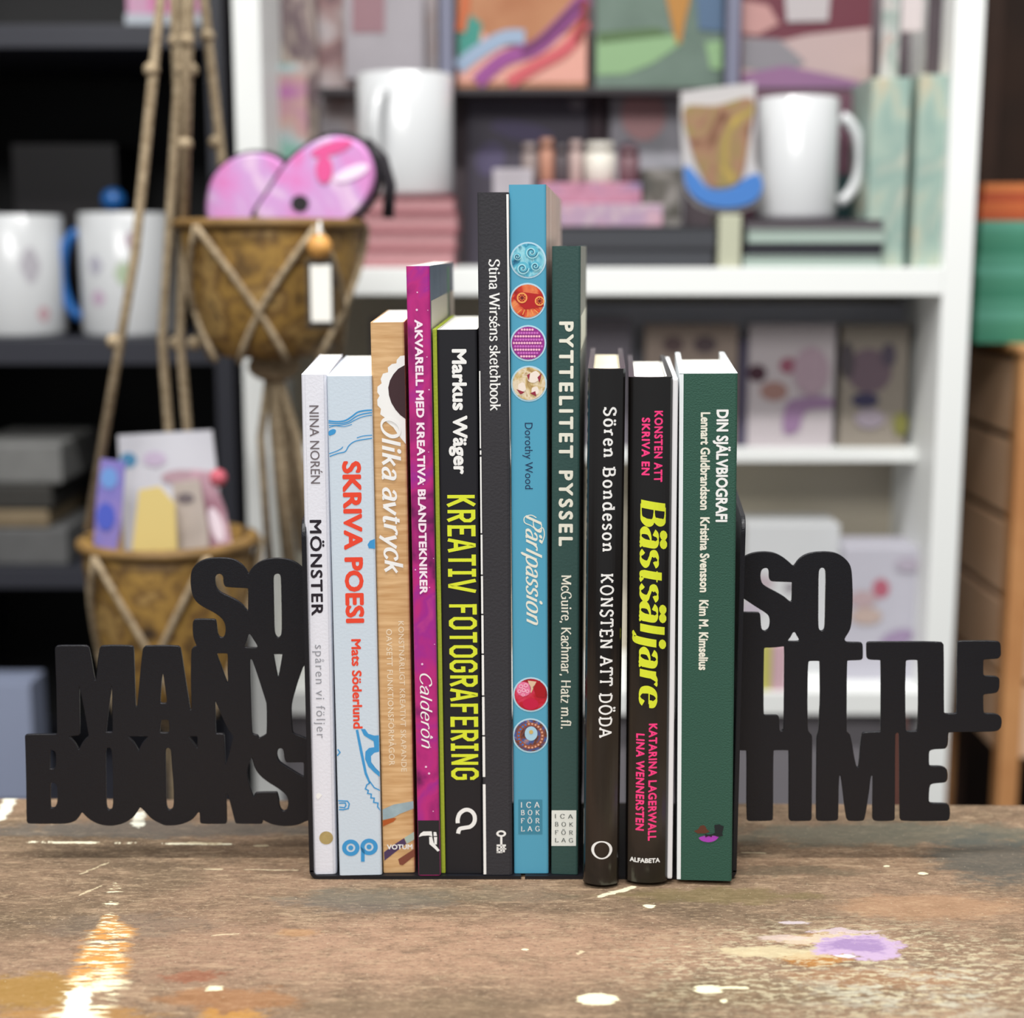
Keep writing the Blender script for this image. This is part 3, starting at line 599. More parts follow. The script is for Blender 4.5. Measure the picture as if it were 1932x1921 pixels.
L_HOLES = [ZP('545,308 500,325 478,370 480,450 500,520 550,575 640,620 770,680 860,745 920,820 937,838 952,825 955,535 940,512 650,500 620,480 605,430 607,370 590,330', A1),
 ZP('1350,308 1310,325 1290,370 1292,500 1300,900 1305,1120 1320,1180 1360,1222 1400,1195 1422,1130 1418,800 1410,400 1402,340 1385,315', A1),
 ZP('968,1150 945,1165 930,1230 888,1320 895,1350 1070,1355 1085,1325 1030,1235 985,1160', A1),
 ZP('570,240 730,240 742,260 742,380 740,450 745,640 732,665 718,650 650,450 600,330', A3),
 ZP('1058,318 1042,330 1045,600 1060,1100 1070,1350 1090,1380 1150,1388 1165,1425 1180,1430 1270,1385 1285,1350 1285,960 1270,900 1180,620 1085,330', A3),
 ZP('1368,250 1500,250 1503,270 1450,570 1437,590 1425,575 1370,270', A3),
 ZP('435,670 430,690 440,1380 275,1400 330,1440 390,1520 425,1600 445,1580 480,1500 530,1435 580,1400 560,1300 500,950', A2),
 ZP('885,670 900,700 912,1330 905,1350 805,1350 805,1320 850,950', A2),
 ZP('1595,500 1620,550 1640,700 1668,900 1660,945 1600,950 1560,935 1560,880 1575,650', A2),
 ZP('1590,1165 1680,1165 1695,1190 1702,1330 1685,1358 1570,1358 1552,1335 1565,1190', A2),
 ZP('1105,1395 1400,1395 1400,1415 1330,1480 1290,1560 1265,1625 1240,1570 1190,1480 1110,1410', A2),
 ZP('553,890 570,905 640,1080 740,1300 820,1390 810,1440 760,1640 720,1780 695,1800 690,1640 680,1390 665,1370 560,1370 555,1200', A3),
 ZP('180,1395 320,1395 320,1560 305,1570 260,1500 180,1415', A3),
 ZP('360,375 410,375 445,400 455,450 455,580 430,630 362,632', A4), ZP('370,800 430,800 465,830 475,900 475,1060 440,1130 400,1140 372,1130 368,950', A4),
 ZP('1130,340 1090,360 1083,420 1085,700 1090,1080 1110,1150 1140,1165 1180,1145 1195,1080 1192,700 1180,420 1165,355', A4),
 ZP('45,342 10,365 2,420 10,700 15,1060 30,1140 65,1168 110,1145 128,1080 125,850 105,600 95,420 85,365', A5),
 ZP('1135,465 1110,500 1050,690 1140,960 1160,1000 1185,935 1455,930 1460,950 1480,1020 1482,1100 1510,1160 1545,1180 1590,1160 1612,1080 1600,990 1540,920 1440,850 1340,790 1240,710 1180,620 1150,500', A5),
 ZP('1455,400 1470,365 1500,350 1535,365 1550,410 1555,480 1570,525 1590,540 1810,535 1810,740 1510,560 1470,510 1452,450', A5)]
R1 = (1380, 1030, 7.388); R2 = (1380, 1200, 7.388); R3 = (1630, 1190, 7.115); R4 = (1380, 1370, 4.493)
R_OUT = ([(1394, 1062)] + ZP('165,172 230,130 320,100 430,88 540,92 640,120 740,180 820,250 862,290 890,270 930,205 1000,145 1100,105 1230,88 1380,90 1480,115 1570,170 1635,240 1665,310 1678,420 1688,700 1680,950 1665,1120 1635,1200 1580,1280 1573,1310 1595,1345 1640,1352 1800,1352 1825,1370 1830,1560 1815,1582 1790,1590 1620,1595 1605,1615', R1) +
 ZP('1600,1340 1635,1360 1660,1400 1725,1800 1760,1852 1785,1810 1815,1400 1840,1358 1860,1352', R2) +
 ZP('225,1364 235,1345 238,410 225,392 70,388 45,365 42,180 65,158 1030,155 1068,185 1070,1100 1095,1125 1240,1122 1258,1100 1262,170 1280,148 1790,145 1830,170 1838,330 1800,375 1620,380 1598,400 1598,590 1625,618 1780,620 1818,650 1815,770 1790,825 1740,840 1620,848 1598,870 1600,1090 1620,1120 1780,1122 1840,1160 1850,1230 1835,1310 1790,1345 1700,1355 1150,1357 1125,1380 1122,1530 1095,1580 1060,1585 920,1590 870,1620 868,1790 880,1818', R3) +
 ZP('1690,345 1790,345 1825,370 1830,450 1810,478 1700,485 1675,510 1670,640 1690,660 1830,662 1850,690 1850,780 1830,803 1450,805 1432,790 1430,70 1408,50 1385,70 1383,790 1365,803 1220,805 1200,790 1205,430 1190,415 1178,430 1165,550 1130,780 1115,803 1000,805 980,790 960,650 935,430 920,415 908,430 903,790 885,803 740,805 722,790 727,120', R4) +
 ZP('1197,1400 1225,1330 1235,1050 1245,900 1240,360 1225,345 1085,345 1062,370 1055,900 1058,1310 1080,1345 1115,1385 1122,1420', R2) +
 ZP('680,400 678,790 665,803 505,805 490,790 492,215 485,203 360,203 352,215 350,790 335,803 145,805 132,790 135,215 128,205 88,205', R4) + [(1392, 1415)])
R_HOLES = [ZP('150,720 165,725 350,850 500,940 540,1000 547,1080 530,1160 470,1200 420,1175 405,1100 400,960 380,935 150,930', R1),
 ZP('470,302 420,325 400,380 402,470 430,540 500,590 640,660 740,720 800,775 828,788 850,770 855,515 840,500 570,495 540,475 532,430 532,350 510,310', R1),
 ZP('1265,295 1225,320 1210,380 1208,700 1205,1130 1225,1180 1255,1197 1290,1185 1312,1140 1318,800 1327,380 1310,320', R1),
 ZP('872,1197 845,1215 825,1265 782,1315 790,1338 940,1338 957,1315 920,1255 895,1205', R1),
 ZP('450,160 600,158 735,140 748,160 745,600 740,1050 735,1310 695,1342 665,1315 660,1130 640,1108 455,1108 443,1090 443,600', R2),
 ZP('580,390 715,390 735,410 740,700 740,1080 725,1340 700,1362 580,1360 558,1340 552,1080 550,750 558,410', R3)]
def chaikin(p):
    out = []; n = len(p)
    for i in range(n):
        a, b, c = p[i-1], p[i], p[(i+1) % n]
        la = math.hypot(a[0]-b[0], a[1]-b[1]); lc = math.hypot(c[0]-b[0], c[1]-b[1])
        if la < 0.3 or lc < 0.3: out.append(b); continue
        v1 = ((b[0]-a[0])/la, (b[1]-a[1])/la); v2 = ((c[0]-b[0])/lc, (c[1]-b[1])/lc)
        ang = math.acos(max(-1, min(1, v1[0]*v2[0]+v1[1]*v2[1])))
        if ang < 0.05: out.append(b); continue
        lim = 99 if ang < 0.75 else 2.2
        ta = min(0.26*la, lim); tc_ = min(0.26*lc, lim)
        out.append((b[0]-v1[0]*ta, b[1]-v1[1]*ta)); out.append((b[0]+v2[0]*tc_, b[1]+v2[1]*tc_))
    return out
def sheet(outer, holes, Y, th, m, parent, name, label):
    cu = bpy.data.curves.new('s', 'CURVE'); cu.dimensions = '2D'; cu.fill_mode = 'BOTH'; cu.extrude = th/2-0.0002; cu.bevel_depth = 0.0002; cu.bevel_resolution = 1
    for p in [outer]+holes:
        p = chaikin(chaikin(p)); sp = cu.splines.new('POLY'); sp.points.add(len(p)-1); sp.use_cyclic_u = True
        for i, (x, y) in enumerate(p):
            w = at(x, y, Y); sp.points[i].co = (w.x, w.z, 0, 1)
    o = bpy.data.objects.new('s', cu); C.objects.link(o)
    me = bpy.data.meshes.new_from_object(o.evaluated_get(bpy.context.evaluated_depsgraph_get()))
    bm = B(); bm.from_mesh(me); bpy.data.objects.remove(o); bpy.data.curves.remove(cu); bpy.data.meshes.remove(me)
    for v in bm.verts: v.co = Vector((v.co.x, Y+th/2-v.co.z, v.co.y))
    bmesh.ops.remove_doubles(bm, verts=bm.verts, dist=1e-6)
    return obj(name, bm, m, parent, label=label)
steel = mat('black_powder_coated_steel', (20, 21, 27), 0.34, 0.4, bump=0.35, bscale=2600)
YL = 0.6364
def bookend(px_mid, tanv, side, ptop, outer, holes, label, txt):
    """side -1: plate left of the books, +1: right"""
    yf = 0.6155; x0 = at(px_mid, 1320, yf).x; root = thing('bookend', label, 'bookend', (x0, yf+0.045, T), 'pair of black letter bookends')
    th = 0.0019; xa, xb = (x0, x0+th) if side < 0 else (x0-th, x0)
    ztop = at(px_mid, ptop, yf).z; yr = yf+0.085; r = 0.006
    prof = []
    for cy, cz, a0 in ((yf+r, ztop-r, 180), (yr-r, ztop-r, 90)):
        for k in range(6): a = math.radians(a0-k*18); prof.append((cy+r*math.cos(a), cz+r*math.sin(a)))
    prof = [(yf, T+0.003)]+prof+[(yr, T+0.003)]
    bm = B(); lo, hi = [], []
    for y, z in prof: s = tanv*(y-yf); lo.append(bm.verts.new((xa+s, y, z))); hi.append(bm.verts.new((xb+s, y, z)))
    n = len(prof); bm.faces.new(lo); bm.faces.new(hi)
    for i in range(n): bm.faces.new((lo[i], lo[(i+1) % n], hi[(i+1) % n], hi[i]))
    bmesh.ops.bevel(bm, geom=bm.edges[:], offset=0.0003, segments=1, affect='EDGES')
    obj('upright_plate', bm, steel, root)
    # base with the rounded bend up into the plate
    bm = B(); ins = -side; sec = []; R0, tb = 0.004, 0.0016
    xo = xa if side < 0 else xb
    for k in range(7): a = math.radians(90*k/6); sec.append((xo+ins*(R0-R0*math.cos(a)), T+0.00002+R0-R0*math.sin(a)))
    sec.append((xo+ins*0.0903, T+0.00002)); sec.append((xo+ins*0.0903, T+tb))
    for k in range(6, -1, -1): a = math.radians(90*k/6); rr = R0-tb; sec.append((xo+ins*(R0-rr*math.cos(a)), T+R0-rr*math.sin(a)))
    A, Bv = [], []
    for x, z in sec: A.append(bm.verts.new((x, yf, z))); Bv.append(bm.verts.new((x+tanv*0.085, yr, z)))
    m_ = len(sec)
    for f in (A, Bv): ff = bm.faces.new(f); bmesh.ops.triangulate(bm, faces=[ff])
    for i in range(m_): bm.faces.new((A[i], A[(i+1) % m_], Bv[(i+1) % m_], Bv[i]))
    obj('base_plate', bm, steel, root)
    sheet(outer, holes, YL, 0.0016, steel, root, 'letter_panel', txt)
    return root
bookend(576, -0.058, -1, 985, L_OUT, L_HOLES, 'black metal bookend cut into the words SO MANY BOOKS', 'cut-out words SO MANY BOOKS')
bookend(1398.5, 0.094, 1, 978, R_OUT, R_HOLES, 'black metal bookend cut into the words SO LITTLE TIME', 'cut-out words SO LITTLE TIME')

# ---------------------------------------------------------------- table
TY = 0.48
tab = thing('table', 'worn brown painted wooden table top holding the books and bookends', 'table', (0, TY, 0))
def table_material():
    m = bpy.data.materials.new('worn_painted_tabletop'); m.use_nodes = True; nt = m.node_tree; b = nt.nodes['Principled BSDF']
    b.inputs['Specular IOR Level'].default_value = 0.3
    N = lambda t, **k: (lambda n: [setattr(n, a, c) for a, c in k.items()] and n or n)(nt.nodes.new(t))
    L = nt.links.new
    tc = N('ShaderNodeTexCoord').outputs['Object']
    sep = N('ShaderNodeSeparateXYZ'); L(tc, sep.inputs[0]); X, Yc = sep.outputs[0], sep.outputs[1]
    def ma(op, a, b_=None, c=None):
        n = N('ShaderNodeMath', operation=op)
        for i, v in enumerate((a, b_, c)):
            if v is None: continue
            if isinstance(v, (int, float)): n.inputs[i].default_value = v
            else: L(v, n.inputs[i])
        return n.outputs[0]
    def noise(scale, detail=6, rough=0.6, st=(1, 1, 1), dist=0.0):
        mp = N('ShaderNodeMapping'); mp.inputs['Scale'].default_value = st; L(tc, mp.inputs['Vector'])
        n = N('ShaderNodeTexNoise'); n.inputs['Scale'].default_value = scale; n.inputs['Detail'].default_value = detail
        n.inputs['Roughness'].default_value = rough; n.inputs['Distortion'].default_value = dist; L(mp.outputs[0], n.inputs['Vector']); return n.outputs['Fac']
    def step(v, a, c):
        n = N('ShaderNodeMapRange', interpolation_type='SMOOTHSTEP'); L(v, n.inputs['Value']); n.inputs['From Min'].default_value = a; n.inputs['From Max'].default_value = c
        return n.outputs['Result']
    def mix(f, a, c):
        n = N('ShaderNodeMix', data_type='RGBA')
        if isinstance(f, (int, float)): n.inputs[0].default_value = f
        else: L(f, n.inputs[0])
        for s, v in ((6, a), (7, c)):
            if isinstance(v, tuple): n.inputs[s].default_value = lin(v)
            else: L(v, n.inputs[s])
        return n.outputs[2]
    nbig = noise(9, 5, 0.6, (1, 2.0, 1), 0.6); nmid = noise(60, 8, 0.68, (1, 1.5, 1)); nfine = noise(420, 5, 0.7, (1, 1.6, 1)); ngr = noise(130, 6, 0.7, (0.45, 2.2, 1)); nsp = noise(900, 2, 0.5)
    edge = noise(90, 6, 0.7, (0.8, 1.6, 1)); edge2 = noise(240, 4, 0.7, (0.7, 1.8, 1))
    def warp(v, sc, off, k):
        mp = N('ShaderNodeMapping'); mp.inputs['Location'].default_value = (off, off*1.7, 0); mp.inputs['Scale'].default_value = (1, 1.6, 1); L(tc, mp.inputs['Vector'])
        n = N('ShaderNodeTexNoise'); n.inputs['Scale'].default_value = sc; n.inputs['Detail'].default_value = 7; n.inputs['Roughness'].default_value = 0.72; L(mp.outputs[0], n.inputs['Vector'])
        return ma('ADD', v, ma('MULTIPLY', ma('SUBTRACT', n.outputs['Fac'], 0.5), k))
    Xw, Yw = warp(X, 55, 3.1, 0.030), warp(Yc, 55, 7.7, 0.022)
    Xs, Ys = warp(X, 160, 1.3, 0.006), warp(Yc, 120, 5.2, 0.0035)
    def blob(px, py, rx, ry, amp=0.9, soft=0.12, e=edge):
        c = atz(px, py, T); ex = (atz(px+rx, py, T)-c).x; ey = (atz(px, py-ry, T)-atz(px, py+ry, T)).y/2
        dx = ma('DIVIDE', ma('SUBTRACT', Xw if rx > 45 else Xs, c.x), ex); dy = ma('DIVIDE', ma('SUBTRACT', Yw if rx > 45 else Ys, c.y-TY), ey)
        d = ma('SQRT', ma('ADD', ma('MULTIPLY', dx, dx), ma('MULTIPLY', dy, dy)))
        d = ma('ADD', d, ma('MULTIPLY', ma('SUBTRACT', e, 0.5), amp*2))
        return step(d, 1+soft, 1-soft)
    def streak(x0, y0, x1, y1, wd, amp=1.5, soft=0.25, e=edge, thr=None):
        a = atz(x0, y0, T); c = atz(x1, y1, T); ax, ay = a.x, a.y-TY; bx_, by = c.x-a.x, c.y-a.y; l = math.hypot(bx_, by); ux, uy = bx_/l, by/l
        dx = ma('SUBTRACT', Xs, ax); dy = ma('SUBTRACT', Ys, ay)
        s = ma('ADD', ma('MULTIPLY', dx, ux), ma('MULTIPLY', dy, uy)); t = ma('ABSOLUTE', ma('SUBTRACT', ma('MULTIPLY', dx, uy), ma('MULTIPLY', dy, ux)))
        ww = (atz(x0+wd, y0, T)-a).x if not thr else thr
        over = ma('MAXIMUM', ma('SUBTRACT', ma('ABSOLUTE', ma('SUBTRACT', s, l/2)), l/2), 0)
        d = ma('ADD', ma('DIVIDE', ma('ADD', t, over), ww), ma('MULTIPLY', ma('SUBTRACT', e, 0.5), amp*2)); return step(d, 1+soft, 1-soft)
    col = mix(step(nbig, 0.35, 0.65), (112, 92, 74), (142, 114, 94))
    col = mix(ma('MULTIPLY', blob(900, 1790, 560, 62, 0.5, 0.5), 0.75), col, (168, 132, 110))
    col = mix(ma('MULTIPLY', blob(300, 1790, 260, 60, 0.6, 0.5), 0.5), col, (158, 124, 104))
    col = mix(ma('MULTIPLY', blob(1250, 1610, 800, 45, 0.7, 0.4), 0.45), col, (134, 104, 80))
    col = mix(ma('MULTIPLY', step(nmid, 0.46, 0.64), 0.4), col, (86, 68, 52))
    col = mix(ma('MULTIPLY', step(ngr, 0.50, 0.64), 0.5), col, (176, 148, 122))
    col = mix(ma('MULTIPLY', step(ngr, 0.42, 0.24), 0.5), col, (78, 66, 56))
    col = mix(ma('MULTIPLY', step(nfine, 0.54, 0.68), 0.5), col, (192, 168, 142))
    col = mix(ma('MULTIPLY', step(nfine, 0.46, 0.34), 0.55), col, (66, 54, 44))
    nx_ = noise(230, 7, 0.8, (0.6, 1.9, 1), 0.4)
    col = mix(ma('MULTIPLY', step(nx_, 0.46, 0.34), 0.45), col, (72, 58, 46)); col = mix(ma('MULTIPLY', step(nx_, 0.54, 0.64), 0.45), col, (196, 170, 140))
    # grey blue worn band at the back, darker right rear corner
    for args, k, c in (((300, 1565, 330, 14), 0.65, (92, 90, 88)), ((1700, 1575, 330, 22), 0.7, (92, 94, 84)), ((1870, 1620, 110, 45), 0.75, (70, 74, 72)), ((700, 1700, 160, 18), 0.45, (98, 96, 94)),
                       ((800, 1690, 260, 16), 0.35, (110, 104, 88)), ((1350, 1690, 200, 14), 0.6, (112, 98, 62)), ((1500, 1645, 140, 8), 0.5, (82, 76, 62)), ((250, 1745, 160, 22), 0.35, (96, 90, 84)),  # slim dark strip below TIME: the letters' faint shadow, painted in
                       ((1480, 1870, 200, 28), 0.45, (104, 86, 62)), ((820, 1905, 260, 22), 0.4, (108, 90, 70))):
        col = mix(ma('MULTIPLY', blob(*args, 0.9, 0.35), k), col, c)
    for args, k, c in (((60, 1870, 110, 34), 0.7, (158, 118, 46)), ((430, 1885, 130, 22), 0.5, (160, 104, 58)), ((440, 1915, 60, 10), 0.7, (186, 132, 60)), ((150, 1915, 140, 14), 0.6, (170, 122, 60)), ((370, 1842, 60, 8), 0.6, (140, 76, 52)),
                       ((1530, 1808, 60, 14), 0.85, (168, 110, 44)), ((1530, 1768, 70, 10), 0.6, (170, 118, 62)), ((1760, 1710, 160, 24), 0.45, (174, 132, 100)), ((1640, 1845, 160, 20), 0.4, (170, 122, 88)), ((560, 1760, 40, 8), 0.4, (190, 140, 92))):
        col = mix(ma('MULTIPLY', blob(*args, 0.8, 0.3), k), col, c)
    # flaked pale paint on the right
    pale = ma('MULTIPLY', ma('MULTIPLY', blob(1620, 1830, 380, 88, 0.5, 0.5), step(edge2, 0.50, 0.58)), 0.65)
    col = mix(pale, col, (206, 194, 164))
    col = mix(ma('MULTIPLY', ma('MULTIPLY', blob(1760, 1870, 250, 50, 0.5, 0.5), step(edge, 0.50, 0.60)), 0.6), col, (200, 196, 180))
    for args, c in (((1600, 1758, 60, 5), (206, 186, 196)), ((1560, 1770, 90, 7), (210, 194, 176)), ((1480, 1770, 45, 6), (206, 184, 178)), ((1500, 1741, 28, 3), (210, 196, 206)), ((1460, 1795, 110, 12), (206, 190, 156))):
        col = mix(ma('MULTIPLY', blob(*args, 0.9, 0.2, edge2), 0.7), col, c)
    col = mix(blob(1618, 1787, 86, 21, 0.35, 0.10, edge2), col, (186, 160, 192))
    col = mix(ma('MULTIPLY', blob(1612, 1784, 60, 13, 0.9, 0.35, edge2), 0.75), col, (140, 112, 162))
    col = mix(blob(1595, 1804, 18, 3, 0.5, 0.1), col, (236, 224, 240))
    # left stripe of old paint, flaked across
    flk = noise(150, 6, 0.72, (0.32, 1.7, 1)); flk2 = noise(260, 5, 0.7, (0.35, 1.8, 1))
    for (q, hw, th, ora) in (((218, 1672, 208, 1722), 0.0030, 0.55, 0), ((208, 1728, 200, 1748), 0.0034, 0.50, 0.5), ((212, 1756, 190, 1812), 0.0085, 0.51, 1), ((196, 1815, 180, 1850), 0.0098, 0.52, 1), ((186, 1850, 140, 1925), 0.0100, 0.475, 0)):
        area_ = streak(*q, 20, 0.9, 0.35, flk2, hw)
        if ora: col = mix(ma('MULTIPLY', ma('MULTIPLY', area_, step(flk, 0.40, 0.50)), 0.9*ora), col, (206, 144, 74))
        col = mix(ma('MULTIPLY', area_, step(flk if not ora else flk2, th, th+0.05)), col, (250, 236, 200))
    col = mix(streak(142, 1925, 150, 1872, 10, 0.9, 0.2, flk2, 0.0042), col, (252, 248, 232))
    col = mix(ma('MULTIPLY', streak(0, 1545, 24, 1500, 10, 0.8, 0.2, edge2, 0.0032), 0.95), col, (240, 236, 220))
    col = mix(ma('MULTIPLY', streak(262, 1558, 262, 1530, 10, 1.2, 0.2, flk2, 0.0028), step(flk, 0.42, 0.5)), col, (246, 242, 228))
    # thin white line near the rear edge, broken up
    brk = step(noise(130, 4, 0.75, (1, 0.25, 1)), 0.46, 0.52)
    col = mix(ma('MULTIPLY', streak(50, 1589, 440, 1593, 5, 1.2, 0.3, edge2, 0.0011), brk), col, (250, 240, 214))
    for q in ((355, 1591, 415, 1592, 0.0013), (482, 1596, 500, 1596, 0.001), (385, 1640, 420, 1640, 0.0005), (460, 1641, 560, 1642, 0.0005), (150, 1650, 205, 1627, 0.0004), (150, 1690, 190, 1672, 0.0005), (1400, 1609, 1445, 1610, 0.0006), (400, 1765, 450, 1762, 0.0004), (1090, 1801, 1098, 1795, 0.0007)):
        col = mix(ma('MULTIPLY', streak(*q[:4], 1, 1.6, 0.4, edge2, q[4]), 0.6), col, (228, 210, 176))
    col = mix(streak(1130, 1692, 1195, 1674, 3, 0.8, 0.3, edge2, 0.0013), col, (224, 214, 186))
    for args in ((1127, 1885, 40, 11, 0.25, 0.05), (1335, 1867, 26, 8, 0.35, 0.08), (1225, 1710, 10, 3, 0.4, 0.1), (1366, 1889, 8, 3, 0.4, 0.1), (1740, 1648, 8, 2.4, 0.4, 0.1), (1672, 1634, 5, 1.6, 0.4, 0.1), (988, 1792, 6, 1.6, 0.4, 0.1), (405, 1866, 16, 4, 0.8, 0.1)):
        col = mix(blob(*args[:4], args[4]*2.2, args[5]*1.6, edge2), col, (240, 232, 198))
    col = mix(streak(1340, 1864, 1410, 1864, 1, 0.8, 0.3, edge2, 0.0007), col, (240, 232, 196))
    col = mix(ma('MULTIPLY', step(nsp, 0.70, 0.74), 0.6), col, (226, 210, 184))
    tint = N('ShaderNodeMix', data_type='RGBA', blend_type='MULTIPLY'); tint.inputs[0].default_value = 1.0; L(col, tint.inputs[6]); tint.inputs[7].default_value = (0.87, 0.89, 0.85, 1)
    L(tint.outputs[2], b.inputs['Base Color'])
    rg = N('ShaderNodeMapRange'); L(nmid, rg.inputs['Value']); rg.inputs['To Min'].default_value = 0.5; rg.inputs['To Max'].default_value = 0.8; L(rg.outputs[0], b.inputs['Roughness'])
    bp = N('ShaderNodeBump'); bp.inputs['Strength'].default_value = 0.5; bp.inputs['Distance'].default_value = 0.001
    L(ma('ADD', nfine, ma('MULTIPLY', nmid, 0.7)), bp.inputs['Height']); L(bp.outputs[0], b.inputs['Normal'])
    return m
tm = table_material()
bm = B(); y1l, y1r = atz(0, 1505, T).y, atz(1932, 1518, T).y; xl, xr = -0.34, 0.34
sl = (y1r-y1l)/(atz(1932, 1518, T).x-atz(0, 1505, T).x); ym = (y1l+y1r)/2
pts = [(xl, 0.34), (xr, 0.34), (xr, ym+sl*xr), (xl, ym+sl*xl)]
lo = [bm.verts.new((x, y, T-0.03)) for x, y in pts]; hi = [bm.verts.new((x, y, T)) for x, y in pts]
bm.faces.new(lo); bm.faces.new(hi)
for i in range(4): bm.faces.new((lo[i], lo[(i+1) % 4], hi[(i+1) % 4], hi[i]))
bmesh.ops.bevel(bm, geom=bm.edges[:], offset=0.0015, segments=2, affect='EDGES')
obj('table_top', bm, tm, tab)
legm = mat('dark_brown_wood', (74, 56, 44), 0.6, noise=0.3, nscale=20)
bm = B(); bx(bm, xl+0.05, xr-0.05, 0.37, 0.39, T-0.10, T-0.0301); bx(bm, xl+0.05, xr-0.05, 0.65, 0.67, T-0.10, T-0.0301); obj('apron', bm, legm, tab)
for x in (xl+0.03, xr-0.08):
    for y in (0.36, 0.635): bm = B(); bx(bm, x, x+0.05, y, y+0.05, 0.0, T-0.0302, 0.003); obj('leg', bm, legm, tab)
# ---------------------------------------------------------------- room
def setting(name, bm, m): o = obj(name, bm, m); o['kind'] = 'structure'; return o
bm = B(); bx(bm, -4.5, 4.5, -2.5, 2.6, -0.05, 0.0); setting('floor', bm, mat('brown_floor', (88, 76, 68), 0.6, noise=0.2, nscale=6))
bm = B(); bx(bm, -4.5, 4.5, 2.4, 2.5, 0, 2.75); setting('wall_back', bm, mat('dim_wall', (92, 84, 80), 0.8, noise=0.1, nscale=3))
# ---------------------------------------------------------------- background helpers
def X(px, py, Y): return at(px, py, Y).x
def Z(py, Y): return at(966, py, Y).z
def face(r, Y):
    """world x0,x1,z0,z1 of a front face seen at photo box r on the plane Y"""
    ym = (r[1]+r[3])/2; return X(r[0], ym, Y), X(r[2], ym, Y), Z(r[3], Y), Z(r[1], Y)
def slab(bm, r, Y, d, bev=0.0): x0, x1, z0, z1 = face(r, Y); return bx(bm, x0, x1, Y, Y+d, z0, z1, bev)
def pane(parent, pts, Y, m, name='print', label=None, off=0.0006, smooth=False):
    if smooth: pts = smoothpts(pts, 4, True)
    from mathutils.geometry import tessellate_polygon
    P = [at(x, y, Y) for x, y in pts]; tr = tessellate_polygon([[Vector((p.x, p.z, 0)) for p in P]])
    bm = B(); vs = [bm.verts.new((p.x, Y-off, p.z)) for p in P]
    for t in tr:
        f = bm.faces.new([vs[i] for i in t]); f.normal_update()
        if f.normal.y > 0: f.normal_flip()
    me = obj(name, bm, m, parent, label=label); return me
def ell(cx, cy, rx, ry, n=20, rot=0.0):
    c, s = math.cos(rot), math.sin(rot)
    return [(cx+rx*math.cos(a)*c-ry*math.sin(a)*s, cy+rx*math.cos(a)*s+ry*math.sin(a)*c) for a in [2*math.pi*k/n for k in range(n)]]
def boxthing(name, label, cat, r, Y, d, m, group=None, bev=0.001, drop_to=None):
    x0, x1, z0, z1 = face(r, Y); z0 = drop_to if drop_to is not None else z0
    bm = B(); bx(bm, x0, x1, Y, Y+d, z0, z1, bev); o = obj(name, bm, m); return tag(o, label, cat, group)
# ---------------------------------------------------------------- white bookcase
YS = 1.35; DS = 0.16
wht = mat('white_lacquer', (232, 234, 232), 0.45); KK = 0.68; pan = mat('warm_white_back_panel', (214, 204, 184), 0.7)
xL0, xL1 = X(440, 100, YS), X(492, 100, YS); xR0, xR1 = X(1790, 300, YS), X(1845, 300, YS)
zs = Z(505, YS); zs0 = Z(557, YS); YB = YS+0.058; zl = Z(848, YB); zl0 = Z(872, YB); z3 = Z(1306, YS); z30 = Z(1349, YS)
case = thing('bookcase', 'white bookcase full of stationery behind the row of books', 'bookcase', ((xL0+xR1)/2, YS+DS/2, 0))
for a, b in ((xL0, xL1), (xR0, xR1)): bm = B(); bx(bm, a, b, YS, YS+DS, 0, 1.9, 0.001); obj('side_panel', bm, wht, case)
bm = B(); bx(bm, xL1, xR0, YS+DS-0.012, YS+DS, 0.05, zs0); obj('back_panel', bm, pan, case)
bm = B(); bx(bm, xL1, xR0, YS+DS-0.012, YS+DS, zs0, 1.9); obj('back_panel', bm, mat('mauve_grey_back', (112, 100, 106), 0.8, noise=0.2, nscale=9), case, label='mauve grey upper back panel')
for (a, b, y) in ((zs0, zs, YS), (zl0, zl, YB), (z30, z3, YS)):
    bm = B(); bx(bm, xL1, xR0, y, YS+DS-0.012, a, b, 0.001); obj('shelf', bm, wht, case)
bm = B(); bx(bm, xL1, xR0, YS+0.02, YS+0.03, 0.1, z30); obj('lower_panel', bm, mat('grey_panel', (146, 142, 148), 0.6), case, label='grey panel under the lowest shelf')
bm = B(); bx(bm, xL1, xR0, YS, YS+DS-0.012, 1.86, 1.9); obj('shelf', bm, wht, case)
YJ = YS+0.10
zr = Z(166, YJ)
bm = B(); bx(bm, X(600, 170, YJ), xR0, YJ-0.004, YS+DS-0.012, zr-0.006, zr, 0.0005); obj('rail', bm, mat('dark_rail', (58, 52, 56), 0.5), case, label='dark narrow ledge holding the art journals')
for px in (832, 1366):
    bm = B(); bx(bm, X(px, 80, YJ), X(px+24, 80, YJ), YJ-0.02, YS+DS-0.012, zr+0.0003, zr+0.115); obj('divider', bm, mat('lilac_grey_divider', (128, 130, 152), 0.5), case, label='lilac grey upright divider')
